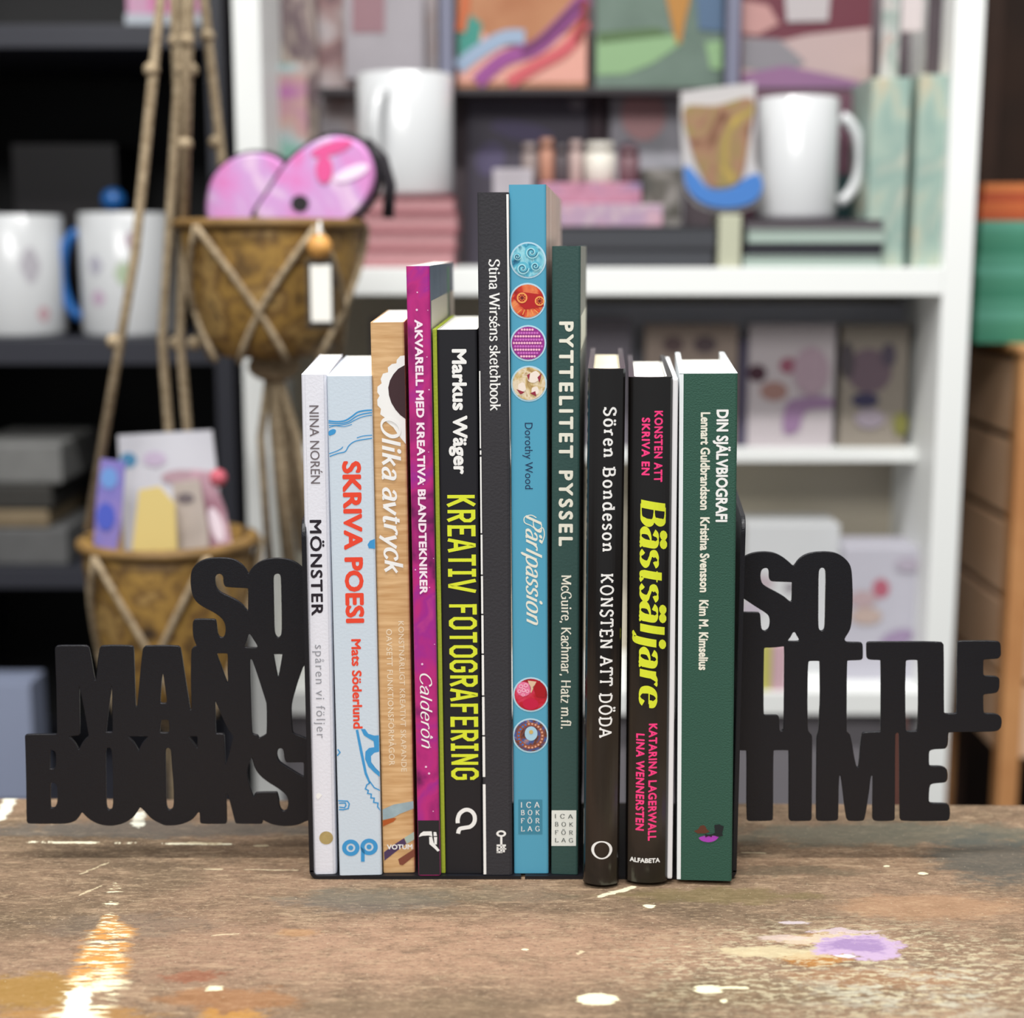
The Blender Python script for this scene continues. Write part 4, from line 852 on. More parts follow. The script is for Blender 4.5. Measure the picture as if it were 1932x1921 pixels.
# journals on the ledge
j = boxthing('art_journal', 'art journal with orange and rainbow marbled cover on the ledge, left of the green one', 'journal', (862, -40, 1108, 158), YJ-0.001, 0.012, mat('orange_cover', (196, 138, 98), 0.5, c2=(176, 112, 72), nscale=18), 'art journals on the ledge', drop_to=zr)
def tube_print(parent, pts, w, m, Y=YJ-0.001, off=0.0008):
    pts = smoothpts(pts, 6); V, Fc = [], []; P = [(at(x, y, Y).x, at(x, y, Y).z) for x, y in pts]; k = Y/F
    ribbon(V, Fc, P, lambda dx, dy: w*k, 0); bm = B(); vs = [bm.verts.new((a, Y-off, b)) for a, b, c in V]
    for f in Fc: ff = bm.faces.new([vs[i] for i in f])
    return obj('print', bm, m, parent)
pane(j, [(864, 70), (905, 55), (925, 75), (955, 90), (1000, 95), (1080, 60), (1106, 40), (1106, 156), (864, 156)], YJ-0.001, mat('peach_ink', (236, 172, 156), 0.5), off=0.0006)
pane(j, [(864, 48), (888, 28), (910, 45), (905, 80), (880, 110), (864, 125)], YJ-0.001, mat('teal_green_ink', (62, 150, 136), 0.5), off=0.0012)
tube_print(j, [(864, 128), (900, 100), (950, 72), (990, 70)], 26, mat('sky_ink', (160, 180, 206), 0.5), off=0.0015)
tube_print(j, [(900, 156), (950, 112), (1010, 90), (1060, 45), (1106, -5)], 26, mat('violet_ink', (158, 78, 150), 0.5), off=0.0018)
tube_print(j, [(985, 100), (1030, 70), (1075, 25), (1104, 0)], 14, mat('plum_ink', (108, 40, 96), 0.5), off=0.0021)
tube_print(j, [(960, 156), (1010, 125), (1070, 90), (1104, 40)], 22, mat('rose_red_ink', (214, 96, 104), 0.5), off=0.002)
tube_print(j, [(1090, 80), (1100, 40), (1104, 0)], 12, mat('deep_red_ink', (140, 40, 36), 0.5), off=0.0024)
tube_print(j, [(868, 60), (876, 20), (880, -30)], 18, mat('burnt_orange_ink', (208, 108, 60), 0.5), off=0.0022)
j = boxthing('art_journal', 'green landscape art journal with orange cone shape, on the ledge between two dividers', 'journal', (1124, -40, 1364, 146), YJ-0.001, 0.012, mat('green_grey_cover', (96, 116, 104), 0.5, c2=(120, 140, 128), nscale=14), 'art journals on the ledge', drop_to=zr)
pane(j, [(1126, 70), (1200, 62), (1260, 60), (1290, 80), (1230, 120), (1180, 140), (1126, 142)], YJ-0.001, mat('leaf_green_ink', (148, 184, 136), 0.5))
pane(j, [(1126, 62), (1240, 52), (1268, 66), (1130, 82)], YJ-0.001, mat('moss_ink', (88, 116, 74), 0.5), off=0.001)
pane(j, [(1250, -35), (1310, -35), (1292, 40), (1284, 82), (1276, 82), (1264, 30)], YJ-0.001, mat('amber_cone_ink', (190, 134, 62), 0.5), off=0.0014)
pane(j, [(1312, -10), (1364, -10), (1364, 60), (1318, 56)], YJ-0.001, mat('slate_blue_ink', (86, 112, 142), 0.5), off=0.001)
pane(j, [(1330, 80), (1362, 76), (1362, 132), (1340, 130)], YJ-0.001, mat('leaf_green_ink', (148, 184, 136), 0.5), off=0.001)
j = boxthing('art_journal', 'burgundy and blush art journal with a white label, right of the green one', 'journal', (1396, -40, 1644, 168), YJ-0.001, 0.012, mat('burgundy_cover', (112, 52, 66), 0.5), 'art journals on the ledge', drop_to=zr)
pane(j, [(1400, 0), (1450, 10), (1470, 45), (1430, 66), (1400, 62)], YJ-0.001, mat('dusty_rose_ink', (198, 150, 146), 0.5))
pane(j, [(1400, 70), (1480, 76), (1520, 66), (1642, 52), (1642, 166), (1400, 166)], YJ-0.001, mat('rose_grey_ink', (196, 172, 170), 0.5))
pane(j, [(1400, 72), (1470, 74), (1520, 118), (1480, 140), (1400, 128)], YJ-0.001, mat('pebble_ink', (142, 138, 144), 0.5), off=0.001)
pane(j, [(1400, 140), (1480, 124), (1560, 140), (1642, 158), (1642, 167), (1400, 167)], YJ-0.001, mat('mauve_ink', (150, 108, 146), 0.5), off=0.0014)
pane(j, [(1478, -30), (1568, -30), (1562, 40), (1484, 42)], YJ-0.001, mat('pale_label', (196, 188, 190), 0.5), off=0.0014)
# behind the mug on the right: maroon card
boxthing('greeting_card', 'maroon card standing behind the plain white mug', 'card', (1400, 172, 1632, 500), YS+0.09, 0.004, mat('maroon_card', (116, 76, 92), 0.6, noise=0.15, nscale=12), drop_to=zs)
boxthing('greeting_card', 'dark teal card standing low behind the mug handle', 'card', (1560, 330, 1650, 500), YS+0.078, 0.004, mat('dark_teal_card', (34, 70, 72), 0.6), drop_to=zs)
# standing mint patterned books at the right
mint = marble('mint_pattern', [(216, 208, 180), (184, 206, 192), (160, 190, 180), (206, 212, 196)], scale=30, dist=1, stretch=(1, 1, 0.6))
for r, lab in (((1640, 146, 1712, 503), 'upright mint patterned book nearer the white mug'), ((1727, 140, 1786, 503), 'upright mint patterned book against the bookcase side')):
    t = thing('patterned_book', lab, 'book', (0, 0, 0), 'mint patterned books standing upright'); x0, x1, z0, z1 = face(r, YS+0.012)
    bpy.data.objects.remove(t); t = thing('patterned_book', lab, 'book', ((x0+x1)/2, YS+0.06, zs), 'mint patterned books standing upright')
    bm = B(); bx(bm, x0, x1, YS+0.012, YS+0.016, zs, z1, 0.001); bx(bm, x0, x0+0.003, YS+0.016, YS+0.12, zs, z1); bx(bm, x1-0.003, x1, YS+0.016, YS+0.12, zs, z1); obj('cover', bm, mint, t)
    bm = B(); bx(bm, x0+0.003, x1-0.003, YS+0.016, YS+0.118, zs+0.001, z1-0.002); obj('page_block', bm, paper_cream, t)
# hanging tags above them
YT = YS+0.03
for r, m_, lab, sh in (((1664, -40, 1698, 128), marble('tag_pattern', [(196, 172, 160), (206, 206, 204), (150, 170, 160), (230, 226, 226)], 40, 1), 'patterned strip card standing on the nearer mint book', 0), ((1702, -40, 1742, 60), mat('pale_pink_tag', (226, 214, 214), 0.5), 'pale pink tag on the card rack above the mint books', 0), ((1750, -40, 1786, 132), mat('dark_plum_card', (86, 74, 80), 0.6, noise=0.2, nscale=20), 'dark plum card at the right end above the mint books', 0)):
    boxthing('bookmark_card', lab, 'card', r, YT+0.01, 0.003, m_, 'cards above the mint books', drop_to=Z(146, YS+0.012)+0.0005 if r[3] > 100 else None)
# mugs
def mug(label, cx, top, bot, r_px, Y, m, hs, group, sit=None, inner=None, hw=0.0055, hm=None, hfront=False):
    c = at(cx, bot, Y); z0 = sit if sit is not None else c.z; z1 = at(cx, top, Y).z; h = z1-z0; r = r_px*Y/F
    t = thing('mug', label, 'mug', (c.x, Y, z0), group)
    bm = B(); lathe(bm, (c.x, Y, z0), [(r*0.9, 0.0), (r*0.97, 0.002), (r, 0.006), (r, h-0.001), (r-0.001, h), (r-0.003, h-0.001), (r-0.0035, 0.005), (0.001, 0.004)]); obj('body', bm, m, t, smooth=True)
    if inner: bm = B(); lathe(bm, (c.x, Y, z0), [(r-0.0045, 0.006), (r-0.0037, h-0.003), (r-0.0039, h-0.003), (r-0.005, 0.007)]); obj('lining', bm, inner, t, smooth=True, label='coloured inside')
    pts = []
    for k in range(13):
        a = math.radians(-78+156*k/12); q = r*0.93+0.024*math.cos(a)
        dx, dy = (hs*q, 0) if not hfront else (hs*q*0.35, -q*0.94)
        pts.append((c.x+dx, Y+dy, z0+h*0.5+h*0.36*math.sin(a)))
    bm = B(); tube(bm, pts, hw, 8); obj('handle', bm, hm or m, t, smooth=True); return t
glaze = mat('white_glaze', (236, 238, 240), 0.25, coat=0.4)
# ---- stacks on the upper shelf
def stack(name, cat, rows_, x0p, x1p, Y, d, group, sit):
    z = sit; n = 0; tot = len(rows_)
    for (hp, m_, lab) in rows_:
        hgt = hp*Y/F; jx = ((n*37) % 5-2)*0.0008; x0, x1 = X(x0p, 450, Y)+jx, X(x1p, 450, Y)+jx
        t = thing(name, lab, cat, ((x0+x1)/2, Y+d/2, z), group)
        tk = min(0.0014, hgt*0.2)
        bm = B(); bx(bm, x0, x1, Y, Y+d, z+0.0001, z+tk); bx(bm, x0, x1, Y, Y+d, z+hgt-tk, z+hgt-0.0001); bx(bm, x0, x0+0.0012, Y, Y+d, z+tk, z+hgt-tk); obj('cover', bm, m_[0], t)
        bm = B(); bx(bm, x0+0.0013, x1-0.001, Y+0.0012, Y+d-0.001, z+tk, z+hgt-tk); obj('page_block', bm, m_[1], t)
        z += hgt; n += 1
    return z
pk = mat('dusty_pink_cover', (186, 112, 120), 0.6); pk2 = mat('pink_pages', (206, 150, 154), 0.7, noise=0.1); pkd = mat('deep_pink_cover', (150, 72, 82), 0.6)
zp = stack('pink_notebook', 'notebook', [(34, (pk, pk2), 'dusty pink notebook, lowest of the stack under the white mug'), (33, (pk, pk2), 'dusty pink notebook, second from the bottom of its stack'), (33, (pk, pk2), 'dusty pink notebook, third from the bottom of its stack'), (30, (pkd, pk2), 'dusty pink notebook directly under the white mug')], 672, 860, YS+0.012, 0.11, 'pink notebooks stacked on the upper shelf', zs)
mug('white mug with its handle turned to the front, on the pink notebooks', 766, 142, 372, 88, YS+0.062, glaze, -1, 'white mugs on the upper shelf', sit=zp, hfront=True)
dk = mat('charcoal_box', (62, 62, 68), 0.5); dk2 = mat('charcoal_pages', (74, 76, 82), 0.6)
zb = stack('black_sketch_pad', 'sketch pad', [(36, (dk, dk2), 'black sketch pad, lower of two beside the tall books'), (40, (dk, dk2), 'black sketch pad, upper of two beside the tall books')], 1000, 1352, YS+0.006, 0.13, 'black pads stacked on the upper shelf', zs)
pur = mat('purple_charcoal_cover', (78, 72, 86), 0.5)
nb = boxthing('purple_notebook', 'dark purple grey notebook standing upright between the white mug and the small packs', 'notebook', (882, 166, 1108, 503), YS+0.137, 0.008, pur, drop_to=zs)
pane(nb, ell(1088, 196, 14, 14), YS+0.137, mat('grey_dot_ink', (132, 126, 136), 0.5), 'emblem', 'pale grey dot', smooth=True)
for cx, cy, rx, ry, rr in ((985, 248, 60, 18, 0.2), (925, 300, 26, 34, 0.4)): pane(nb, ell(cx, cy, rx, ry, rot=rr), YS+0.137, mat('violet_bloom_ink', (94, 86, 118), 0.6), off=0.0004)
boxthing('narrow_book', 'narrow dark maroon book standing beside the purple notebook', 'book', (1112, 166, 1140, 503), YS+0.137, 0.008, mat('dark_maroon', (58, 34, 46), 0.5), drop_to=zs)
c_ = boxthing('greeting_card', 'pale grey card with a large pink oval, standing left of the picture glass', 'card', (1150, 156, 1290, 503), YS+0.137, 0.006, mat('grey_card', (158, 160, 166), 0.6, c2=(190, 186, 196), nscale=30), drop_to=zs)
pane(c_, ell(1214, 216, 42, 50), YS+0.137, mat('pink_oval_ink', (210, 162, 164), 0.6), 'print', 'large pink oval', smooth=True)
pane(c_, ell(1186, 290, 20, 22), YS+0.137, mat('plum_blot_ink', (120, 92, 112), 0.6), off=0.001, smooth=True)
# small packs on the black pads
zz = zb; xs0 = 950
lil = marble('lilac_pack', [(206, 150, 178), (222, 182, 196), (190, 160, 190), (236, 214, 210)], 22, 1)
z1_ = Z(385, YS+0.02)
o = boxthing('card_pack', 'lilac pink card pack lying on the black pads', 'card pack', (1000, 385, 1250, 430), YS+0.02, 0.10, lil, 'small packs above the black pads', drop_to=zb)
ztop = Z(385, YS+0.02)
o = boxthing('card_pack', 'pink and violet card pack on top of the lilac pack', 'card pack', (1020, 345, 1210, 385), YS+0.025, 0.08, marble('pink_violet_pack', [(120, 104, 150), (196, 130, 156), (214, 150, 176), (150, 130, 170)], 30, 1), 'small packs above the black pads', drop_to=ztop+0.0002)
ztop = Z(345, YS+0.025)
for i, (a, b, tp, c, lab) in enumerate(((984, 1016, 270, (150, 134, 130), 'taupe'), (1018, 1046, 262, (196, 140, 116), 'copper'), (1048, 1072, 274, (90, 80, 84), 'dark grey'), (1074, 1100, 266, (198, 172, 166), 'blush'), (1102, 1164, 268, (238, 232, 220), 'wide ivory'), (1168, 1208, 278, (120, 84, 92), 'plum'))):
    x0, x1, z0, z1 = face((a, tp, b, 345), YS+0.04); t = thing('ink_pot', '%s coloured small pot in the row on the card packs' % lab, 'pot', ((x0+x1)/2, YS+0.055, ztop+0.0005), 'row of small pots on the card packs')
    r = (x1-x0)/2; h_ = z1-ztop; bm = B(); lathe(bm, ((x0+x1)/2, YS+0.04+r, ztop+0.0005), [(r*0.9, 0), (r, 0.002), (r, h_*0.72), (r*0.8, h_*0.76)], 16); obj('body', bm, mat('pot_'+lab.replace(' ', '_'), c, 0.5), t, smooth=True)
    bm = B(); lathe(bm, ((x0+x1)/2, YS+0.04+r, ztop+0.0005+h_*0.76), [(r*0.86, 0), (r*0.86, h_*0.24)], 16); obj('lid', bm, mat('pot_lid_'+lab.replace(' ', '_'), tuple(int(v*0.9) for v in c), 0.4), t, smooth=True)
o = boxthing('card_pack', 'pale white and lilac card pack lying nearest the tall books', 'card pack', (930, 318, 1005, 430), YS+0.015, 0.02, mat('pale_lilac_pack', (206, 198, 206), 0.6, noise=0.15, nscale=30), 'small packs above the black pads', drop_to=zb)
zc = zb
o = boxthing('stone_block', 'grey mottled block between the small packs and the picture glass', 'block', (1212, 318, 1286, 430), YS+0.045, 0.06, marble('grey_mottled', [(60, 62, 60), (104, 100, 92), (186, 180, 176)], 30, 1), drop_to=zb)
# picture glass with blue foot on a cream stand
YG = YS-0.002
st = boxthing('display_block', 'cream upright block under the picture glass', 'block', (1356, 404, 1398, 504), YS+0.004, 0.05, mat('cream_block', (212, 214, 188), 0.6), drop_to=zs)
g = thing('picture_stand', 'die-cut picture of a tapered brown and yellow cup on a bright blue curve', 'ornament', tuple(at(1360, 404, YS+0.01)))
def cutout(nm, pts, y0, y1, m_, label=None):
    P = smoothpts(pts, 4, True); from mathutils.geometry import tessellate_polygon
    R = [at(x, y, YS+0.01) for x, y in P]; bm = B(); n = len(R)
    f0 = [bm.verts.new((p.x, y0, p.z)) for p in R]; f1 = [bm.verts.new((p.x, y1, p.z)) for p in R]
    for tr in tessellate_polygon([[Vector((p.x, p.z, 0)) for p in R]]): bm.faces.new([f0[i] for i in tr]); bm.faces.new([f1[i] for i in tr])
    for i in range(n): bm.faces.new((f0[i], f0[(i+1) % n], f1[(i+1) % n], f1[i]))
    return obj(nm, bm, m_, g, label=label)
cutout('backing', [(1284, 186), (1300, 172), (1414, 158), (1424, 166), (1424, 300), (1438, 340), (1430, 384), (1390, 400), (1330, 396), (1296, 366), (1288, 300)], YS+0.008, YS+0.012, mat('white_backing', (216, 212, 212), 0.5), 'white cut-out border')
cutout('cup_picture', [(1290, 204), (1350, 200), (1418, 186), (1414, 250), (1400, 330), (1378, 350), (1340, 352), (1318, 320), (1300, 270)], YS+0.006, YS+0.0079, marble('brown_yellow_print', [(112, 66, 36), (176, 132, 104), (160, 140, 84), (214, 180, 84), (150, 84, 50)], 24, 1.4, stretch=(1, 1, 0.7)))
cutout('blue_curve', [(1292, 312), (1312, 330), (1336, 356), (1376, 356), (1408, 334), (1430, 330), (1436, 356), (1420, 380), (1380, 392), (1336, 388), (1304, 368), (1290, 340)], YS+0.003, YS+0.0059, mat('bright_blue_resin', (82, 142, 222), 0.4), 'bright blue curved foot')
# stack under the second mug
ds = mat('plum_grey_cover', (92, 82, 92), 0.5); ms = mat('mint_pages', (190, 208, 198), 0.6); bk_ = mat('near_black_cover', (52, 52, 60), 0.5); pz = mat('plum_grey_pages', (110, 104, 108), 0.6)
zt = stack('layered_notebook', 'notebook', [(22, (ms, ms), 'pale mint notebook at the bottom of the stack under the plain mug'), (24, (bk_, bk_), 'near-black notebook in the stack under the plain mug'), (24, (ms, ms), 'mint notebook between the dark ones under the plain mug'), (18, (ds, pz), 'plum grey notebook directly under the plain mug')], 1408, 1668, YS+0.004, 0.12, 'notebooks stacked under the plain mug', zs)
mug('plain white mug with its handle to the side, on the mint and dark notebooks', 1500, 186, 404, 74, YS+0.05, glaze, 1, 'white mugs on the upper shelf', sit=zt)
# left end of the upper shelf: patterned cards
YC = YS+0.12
boxthing('gift_wrap_roll', 'beige and plum patterned panel beside the left bookcase side', 'card', (500, -40, 600, 503), YC, 0.01, marble('beige_plum_pattern', [(212, 200, 180), (196, 180, 166), (110, 88, 96), (206, 186, 176), (150, 132, 122)], 26, 1.5, stretch=(1, 1, 0.5)), drop_to=zs)
t = boxthing('bookmark_card', 'narrow teal to pink patterned card near the left bookcase side', 'card', (518, 120, 580, 330), YC-0.02, 0.003, marble('teal_pink_card', [(130, 190, 170), (186, 204, 208), (210, 170, 160), (190, 110, 180), (224, 140, 120)], 14, 0.6), drop_to=zs)
boxthing('patterned_sheet', 'blush sheet with dark plum motifs behind the white mug', 'sheet', (602, -40, 826, 503), YC+0.015, 0.006, marble('blush_plum_sheet', [(70, 50, 62), (150, 112, 112), (190, 170, 168), (196, 188, 192), (168, 164, 180)], 15, 0.8), drop_to=zs)
cp = boxthing('card_pack', 'grey white card pack with a pink panel, high behind the white mug', 'card pack', (650, -40, 800, 150), YC-0.006, 0.012, mat('grey_white_pack', (178, 172, 178), 0.6, noise=0.1, nscale=20), drop_to=None)
pane(cp, [(664, -30), (726, -30), (726, 62), (664, 62)], YC-0.006, mat('mauve_pink_ink', (158, 120, 128), 0.6))
# ---- middle compartment: picture cards facing front
YM = YS+0.075
for r, m_, lab, dec in (((1412, 612, 1574, 846), mat('blush_white_card', (214, 204, 208), 0.6), 'white card with rose and lilac flowers on the middle shelf',
        [(ell(1487, 690, 17, 15), (170, 98, 120)), (ell(1460, 738, 26, 18), (178, 136, 128)), (ell(1428, 704, 18, 16), (76, 40, 56)), ([(1480, 770), (1500, 752), (1560, 748), (1570, 768), (1520, 776), (1506, 812), (1478, 816)], (168, 134, 172)), (ell(1530, 700, 34, 46), (196, 170, 184))]),
       ((1586, 612, 1712, 838), mat('taupe_card', (160, 150, 138), 0.6), 'taupe card with a dark flower motif beside the bookcase side',
        [(ell(1640, 700, 42, 42), (120, 100, 112)), (ell(1632, 755, 26, 14), (62, 58, 92)), (ell(1598, 680, 14, 34), (84, 76, 82)), (ell(1676, 670, 14, 22), (90, 80, 96)), (ell(1640, 790, 28, 18), (168, 156, 168)), (ell(1698, 800, 14, 22), (140, 138, 70))]),
       ((1216, 612, 1390, 846), mat('sand_card', (170, 152, 140), 0.6), 'sand coloured card behind the green and black books', [(ell(1270, 650, 20, 16), (110, 90, 90)), (ell(1330, 650, 22, 16), (100, 84, 88))]),
       ((1010, 600, 1190, 846), mat('grey_lilac_card', (128, 122, 132), 0.6), 'grey lilac card, mostly hidden behind the tall books', []),
       ((700, 600, 850, 846), mat('mauve_card', (120, 110, 118), 0.6), 'mauve card behind the magenta book', [])):
    o = boxthing('picture_card', lab, 'card', r, YM, 0.02, m_, 'picture cards on the middle shelf', drop_to=zl)
    for q, (p_, c) in enumerate(dec): pane(o, p_, YM, mat('deco_%d_%d_%d' % c, c, 0.6), off=0.0005+0.0003*q, smooth=True)
boxthing('picture_card', 'slim dark violet card between the flower card and the green book', 'card', (1392, 640, 1410, 846), YM+0.004, 0.015, mat('dark_violet', (92, 86, 110), 0.6), 'picture cards on the middle shelf', drop_to=zl)
boxthing('grey_backdrop', 'blue grey folder added behind the picture cards to grey the area under the shelf', 'backdrop', (1000, 572, 1716, 846), YS+0.125, 0.012, mat('blue_grey_backdrop', (214, 216, 228), 0.6), drop_to=zl)  # made-up sheet, added for the blue grey tone under the upper shelf
# ---- lower compartment
YW = YS+0.03
for r, m_, Y_, lab, dec in (((1404, 990, 1580, 1290), mat('white_gift_box', (232, 234, 236), 0.5), YW+0.03, 'tall white gift box behind the words SO LITTLE', [(ell(1436, 1100, 24, 16), (206, 190, 198)), (ell(1490, 1108, 10, 8), (150, 140, 150)), (ell(1418, 1150, 20, 18), (206, 196, 210))]),
       ((1588, 1034, 1736, 1290), mat('lilac_white_gift_box', (214, 212, 224), 0.5), YW+0.01, 'lilac white gift box with red flower dot beside the bookcase side', [(ell(1662, 1110, 16, 18), (200, 110, 130)), (ell(1628, 1130, 26, 16), (206, 180, 184)), (ell(1634, 1162, 30, 16), (214, 190, 180)), (ell(1690, 1206, 34, 16, rot=-0.4), (178, 156, 190)), (ell(1712, 1065, 24, 14), (198, 188, 204))])):
    o = boxthing('gift_box', lab, 'box', r, Y_, 0.06, m_, 'white gift boxes on the lowest shelf', drop_to=z3)
    for q, (p_, c) in enumerate(dec): pane(o, p_, Y_, mat('deco_%d_%d_%d' % c, c, 0.6), off=0.0005+0.0003*q, smooth=True)
for r, c, lab in (((1436, 1216, 1456, 1274), (222, 216, 120), 'yellow small carton seen through the word LITTLE'), ((1457, 1216, 1486, 1274), (236, 196, 206), 'pink small carton seen through the word LITTLE')):
    boxthing('small_carton', lab, 'box', r, YS+0.004, 0.03, mat('carton_%d' % c[2], c, 0.5), 'small cartons on the lowest shelf', drop_to=z3)
# reddish wooden stick and storage behind letters at the left of the case
boxthing('wooden_post', 'reddish brown wooden post in front of the grey panel, seen beside the word TIME', 'post', (1680, 1360, 1708, 1560), YS-0.01, 0.012, mat('reddish_wood', (118, 74, 64), 0.6, noise=0.15, nscale=30), drop_to=0)
# ---------------------------------------------------------------- black shelf unit on the left
YK = 1.52; DK = 0.30
bkm = mat('black_shelf_board', (58, 59, 68), 0.45); bki = mat('black_shelf_back', (24, 24, 26), 0.6)
x0k = X(-260, 400, YK); x1k = X(432, 300, YK)-0.002
unit = thing('shelf_unit', 'black shelf unit beside the white bookcase', 'shelf unit', ((x0k+x1k)/2, YK+DK/2, 0))
bm = B(); bx(bm, x1k-0.018, x1k, YK, YK+DK, 0, 1.9, 0.001); obj('side_panel', bm, bkm, unit)
bm = B(); bx(bm, x0k, x0k+0.018, YK, YK+DK, 0, 1.9, 0.001); obj('side_panel', bm, bkm, unit)
bm = B(); bx(bm, x0k+0.018, x1k-0.018, YK+DK-0.01, YK+DK, 0, 1.9); obj('back_panel', bm, bki, unit)
ZK = {}
for a, b in ((46, 90), (640, 688), (1072, 1110), (1512, 1560)):
    z1, z0 = Z(a, YK), Z(b, YK); ZK[a] = z1; bm = B(); bx(bm, x0k+0.018, x1k-0.018, YK, YK+DK-0.01, z0, z1, 0.001); obj('shelf', bm, bkm, unit)
bm = B(); bx(bm, x0k+0.018, x1k-0.018, YK, YK+DK-0.01, 1.88, 1.9); obj('shelf', bm, bkm, unit)
zk = ZK[640]
mug('white mug at the left frame edge on the black shelf', 40, 406, 640, 86, YK+0.055, glaze, -1, 'mugs on the black shelf', sit=zk, inner=mat('dark_lining', (40, 36, 40), 0.4))
bl = mat('blue_glaze', (44, 116, 196), 0.3, coat=0.3)
m2 = mug('white mug with blue inside and blue handle on the black shelf', 246, 402, 640, 86, YK+0.055, glaze, -1, 'mugs on the black shelf', sit=zk, inner=bl, hm=bl)
def mug_print(t, cxp, Y, zc_px, rp, a0, a1, hz, m_):
    x, y, z0 = t['_loc']; r = rp*Y/F+0.0003; z = at(cxp, zc_px, Y).z; bm = B(); n = 10; lo, hi = [], []
    for k in range(n+1):
        a = math.radians(a0+(a1-a0)*k/n); s = math.sin(math.pi*k/n)*hz; lo.append(bm.verts.new((x+r*math.cos(a), y+r*math.sin(a), z-s))); hi.append(bm.verts.new((x+r*math.cos(a), y+r*math.sin(a), z+s+0.0002)))
    for k in range(n): bm.faces.new((lo[k], lo[k+1], hi[k+1], hi[k]))
    obj('print', bm, m_, t, smooth=True)
ml = bpy.data.objects['mug.002']; YMg = YK+0.055
for t_, cx_, py_, a0, a1, hz, c in ((m2, 246, 455, -80, -60, 0.009, (216, 196, 208)), (m2, 246, 515, -92, -70, 0.012, (200, 218, 186)), (m2, 246, 560, -125, -104, 0.008, (218, 190, 214)), (m2, 246, 500, -128, -106, 0.010, (206, 204, 218)), (ml, 40, 500, -70, -44, 0.018, (208, 204, 212)), (ml, 40, 590, -52, -34, 0.008, (214, 176, 184))):
    mug_print(t_, cx_, YMg, py_, 86, a0, a1, hz, mat('mug_ink_%d_%d' % (c[0], c[2]), c, 0.4))
o = boxthing('dark_box', 'dark box with faint red lid behind the two mugs on the black shelf', 'box', (30, 272, 226, 640), YK+0.13, 0.10, mat('very_dark_box', (18, 12, 17), 0.5), drop_to=zk)
bm = B(); c = at(168, 372, YK+0.03); ball(bm, (c.x, YK+0.125, c.z-0.0), 0.013, 14); bmesh.ops.translate(bm, verts=bm.verts, vec=(0, 0, 0))
obj('knob', bm, bl, o, label='round blue knob')
o = boxthing('pink_marbled_box', 'pink marbled box with a white edge on the top black shelf board', 'box', (238, -60, 384, 46), YK+0.002, 0.10, marble('pink_marble_box', [(206, 84, 160), (222, 130, 180), (216, 170, 200), (206, 120, 150)], 14, 1), drop_to=ZK[46])
x0, x1, z0, z1 = face((236, 26, 386, 46), YK); bm = B(); bx(bm, x0, x1, YK, YK+0.0016, ZK[46], z1); p = obj('edge_band', bm, mat('pale_grey_edge', (196, 204, 214), 0.5), o, label='pale grey bottom edge')
z = ZK[1072]
for r, c, lab in (((-60, 1000, 128, 1072), (112, 112, 112), 'grey folded pack, lowest of the pile on the black shelf'), ((-60, 966, 92, 1000), (150, 132, 104), 'tan folded pack in the pile on the black shelf'), ((-60, 918, 98, 966), (66, 64, 60), 'dark grey pack in the pile on the black shelf'), ((-60, 840, 116, 918), (140, 140, 138), 'pale grey pack, topmost of the pile on the black shelf')):
    x0, x1, z0, z1 = face(r, YK+0.01); bm = B(); bx(bm, x0, x1, YK+0.01, YK+0.15, z+0.0001, z+(z1-z0), 0.004); tag(obj('folded_pack', bm, mat('pack_%d' % c[2], c, 0.7, noise=0.15, nscale=30)), lab, 'pack', 'packs piled on the black shelf'); z += z1-z0
boxthing('storage_box', 'pale lilac blue box at the left frame edge behind the word BOOKS', 'box', (-90, 1290, 62, 1512), YK+0.002, 0.05, mat('lilac_blue_box', (168, 178, 206), 0.6), drop_to=ZK[1512])
